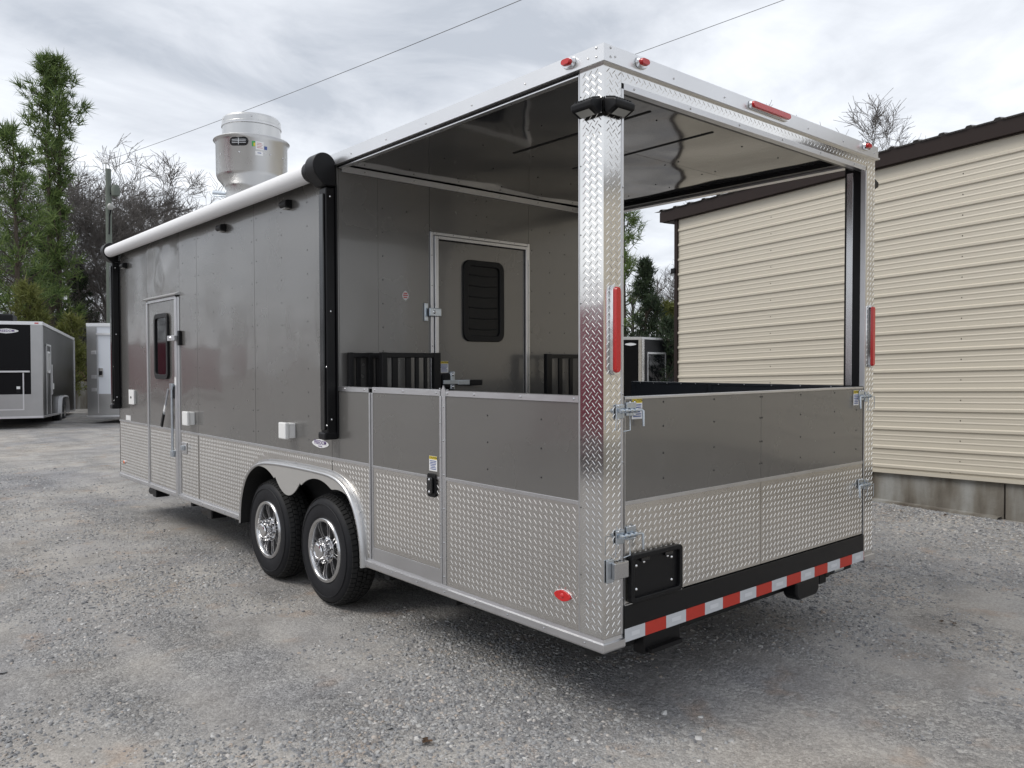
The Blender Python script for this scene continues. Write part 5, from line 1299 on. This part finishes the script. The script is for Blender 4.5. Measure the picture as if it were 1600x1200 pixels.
pine('young_pine', 'yellowish young pine just above the far left black trailer', spot(50, 27), hgt(448, 27), .05, lambda t: 1.0*(1.05-t)**.5, 9, nbr=42, tufts=9, ln=.26, wd=.034, per=18, m='needles_yellow', lift=.5, group='young pines', start=.3)
pine('young_pine', 'yellow-green young pine behind the gap beside the white trailer', spot(112, 29), hgt(498, 29), .05, lambda t: .85*(1.05-t)**.5, 12, nbr=36, tufts=8, ln=.26, wd=.034, per=18, m='needles_yellow', lift=.5, group='young pines', start=.2)
pine('cedar_tree', 'dark dense cedar under the tall pine behind the black trailer', spot(75, 38), hgt(385, 38), .12, lambda t: 1.9*(1.02-t)**.7, 14, nbr=90, tufts=10, ln=.22, wd=.05, per=18, m='needles_dark', lift=.3, start=.05)
pine('cedar_tree', 'dark cedar between the young pines and the bare trees', spot(128, 40), hgt(420, 40), .12, lambda t: 1.5*(1.02-t)**.7, 15, nbr=70, tufts=9, ln=.22, wd=.05, per=16, m='needles_dark', lift=.3, start=.05)
pine('pine_tree', 'tall open pine seen through the porch beside the corner post', spot(976, 31), hgt(285, 31), .11, lambda t: 1.55*(1.05-t)**.7 if t > .35 else .8, 22, nbr=55, tufts=5, ln=.30, wd=.028, per=20, m='needles', lift=.35, group=GP, start=.3)
pine('cedar_tree', 'dark pointed cedar left of the cream building corner', spot(1008, 28), hgt(412, 28), .10, lambda t: 1.25*(1.02-t)**.8, 25, nbr=75, tufts=9, ln=.20, wd=.04, per=16, m='needles_dark', lift=.45, start=.05)
pine('cedar_tree', 'low dark cedar bush beside the building corner above the hatch', spot(1044, 27), hgt(505, 27), .08, lambda t: 1.3*(1.02-t)**.5, 26, nbr=55, tufts=9, ln=.2, wd=.04, per=16, m='needles_dark', lift=.4, start=.05)
pine('young_pine', 'small yellow-green pine top against the building corner', spot(1046, 31), hgt(478, 31), .05, lambda t: .95*(1.05-t)**.5, 27, nbr=36, tufts=8, ln=.22, wd=.034, per=16, m='needles_yellow', lift=.4, group='young pines', start=.4)

def thicket():
    rng = random.Random(31); P, Q, r0, r1 = [], [], [], []
    def bush(u, dd, h, n):
        x, y, _ = spot(u, dd)
        for _ in range(n):
            p = np.array([x+rng.gauss(0, .9), y+rng.gauss(0, .9), -.05]); d = np.array([rng.gauss(0, .3), rng.gauss(0, .3), 1.0]); L_ = h*rng.uniform(.35, 1.0)
            for i in range(5):
                d = d+np.array([rng.gauss(0, .28), rng.gauss(0, .28), 0]); d /= np.linalg.norm(d); q_ = p+d*L_/5; P.append(p); Q.append(q_); r0.append(.022*(1-i/6)); r1.append(.022*(1-(i+1)/6))
                for _ in range(2):
                    e_ = d+np.array([rng.gauss(0, .7), rng.gauss(0, .7), rng.gauss(.1, .5)]); e_ /= np.linalg.norm(e_); P.append(q_); Q.append(q_+e_*rng.uniform(.3, 1.0)); r0.append(.010); r1.append(.006)
                p = q_
    for u in range(-60, 205, 9): bush(u+rng.uniform(-4, 4), rng.uniform(33.5, 44), rng.uniform(4.0, 7.5), 26)
    for u in range(955, 1075, 12): bush(u, rng.uniform(29, 36), rng.uniform(2.5, 3.6), 16)
    V, F = tube_arrays(P, Q, r0, r1, 3); o = fast_mesh('thicket', V, F, 'twigs', kind='stuff')
    o['label'] = 'tangled leafless brush along the edge of the lot'; o['category'] = 'brush'
    # dead leaves and scrub on the ground under it
    g = np.random.default_rng(3); n = 16000
    u = g.uniform(-80, 215, n); dd = g.uniform(31, 42, n); lat = (u-800)/1249.5*dd
    X = -2.62+.6539*dd+.7563*lat; Y = -2.41+.7561*dd-.6542*lat; Z = g.random(n)**2.2*1.6
    T_ = np.stack((X, Y, Z), 1); V, F = needles_at(g, T_, np.tile([0, 0, .6], (n, 1)), .20, .10, 1)
    o = fast_mesh('scrub', V, F, 'dead_leaves', kind='stuff'); o['label'] = 'brown leaf litter and scrub under the brush'; o['category'] = 'scrub'
thicket()
def far_wood():
    """a distant wood all round the lot, seen in the frame's gaps and in reflections"""
    rng = np.random.default_rng(77); P, Q, r0, r1 = [], [], [], []
    for k in range(420):
        a = rng.random()*6.283; rad = 68+rng.random()*25
        # the wood stands behind the trees and around the yard
        x, y = rad*math.cos(a), rad*math.sin(a); h = 7+5*rng.random(); p = np.array([x, y, 0.0]); P.append(p); Q.append(p+[0, 0, h*.8]); r0.append(.2); r1.append(.05)
        for _ in range(26):
            t = .25+.7*rng.random(); q_ = p+[0, 0, h*.8*t]; d = np.array([rng.normal(0, 1), rng.normal(0, 1), .9]); d /= np.linalg.norm(d); P.append(q_); Q.append(q_+d*h*.28*rng.random()+[0, 0, .4]); r0.append(.06); r1.append(.02)
    V, F = tube_arrays(P, Q, r0, r1, 3); o = fast_mesh('far_wood', V, F, 'twigs', kind='stuff'); o['label'] = 'distant leafless wood around the lot'; o['category'] = 'wood'
far_wood()
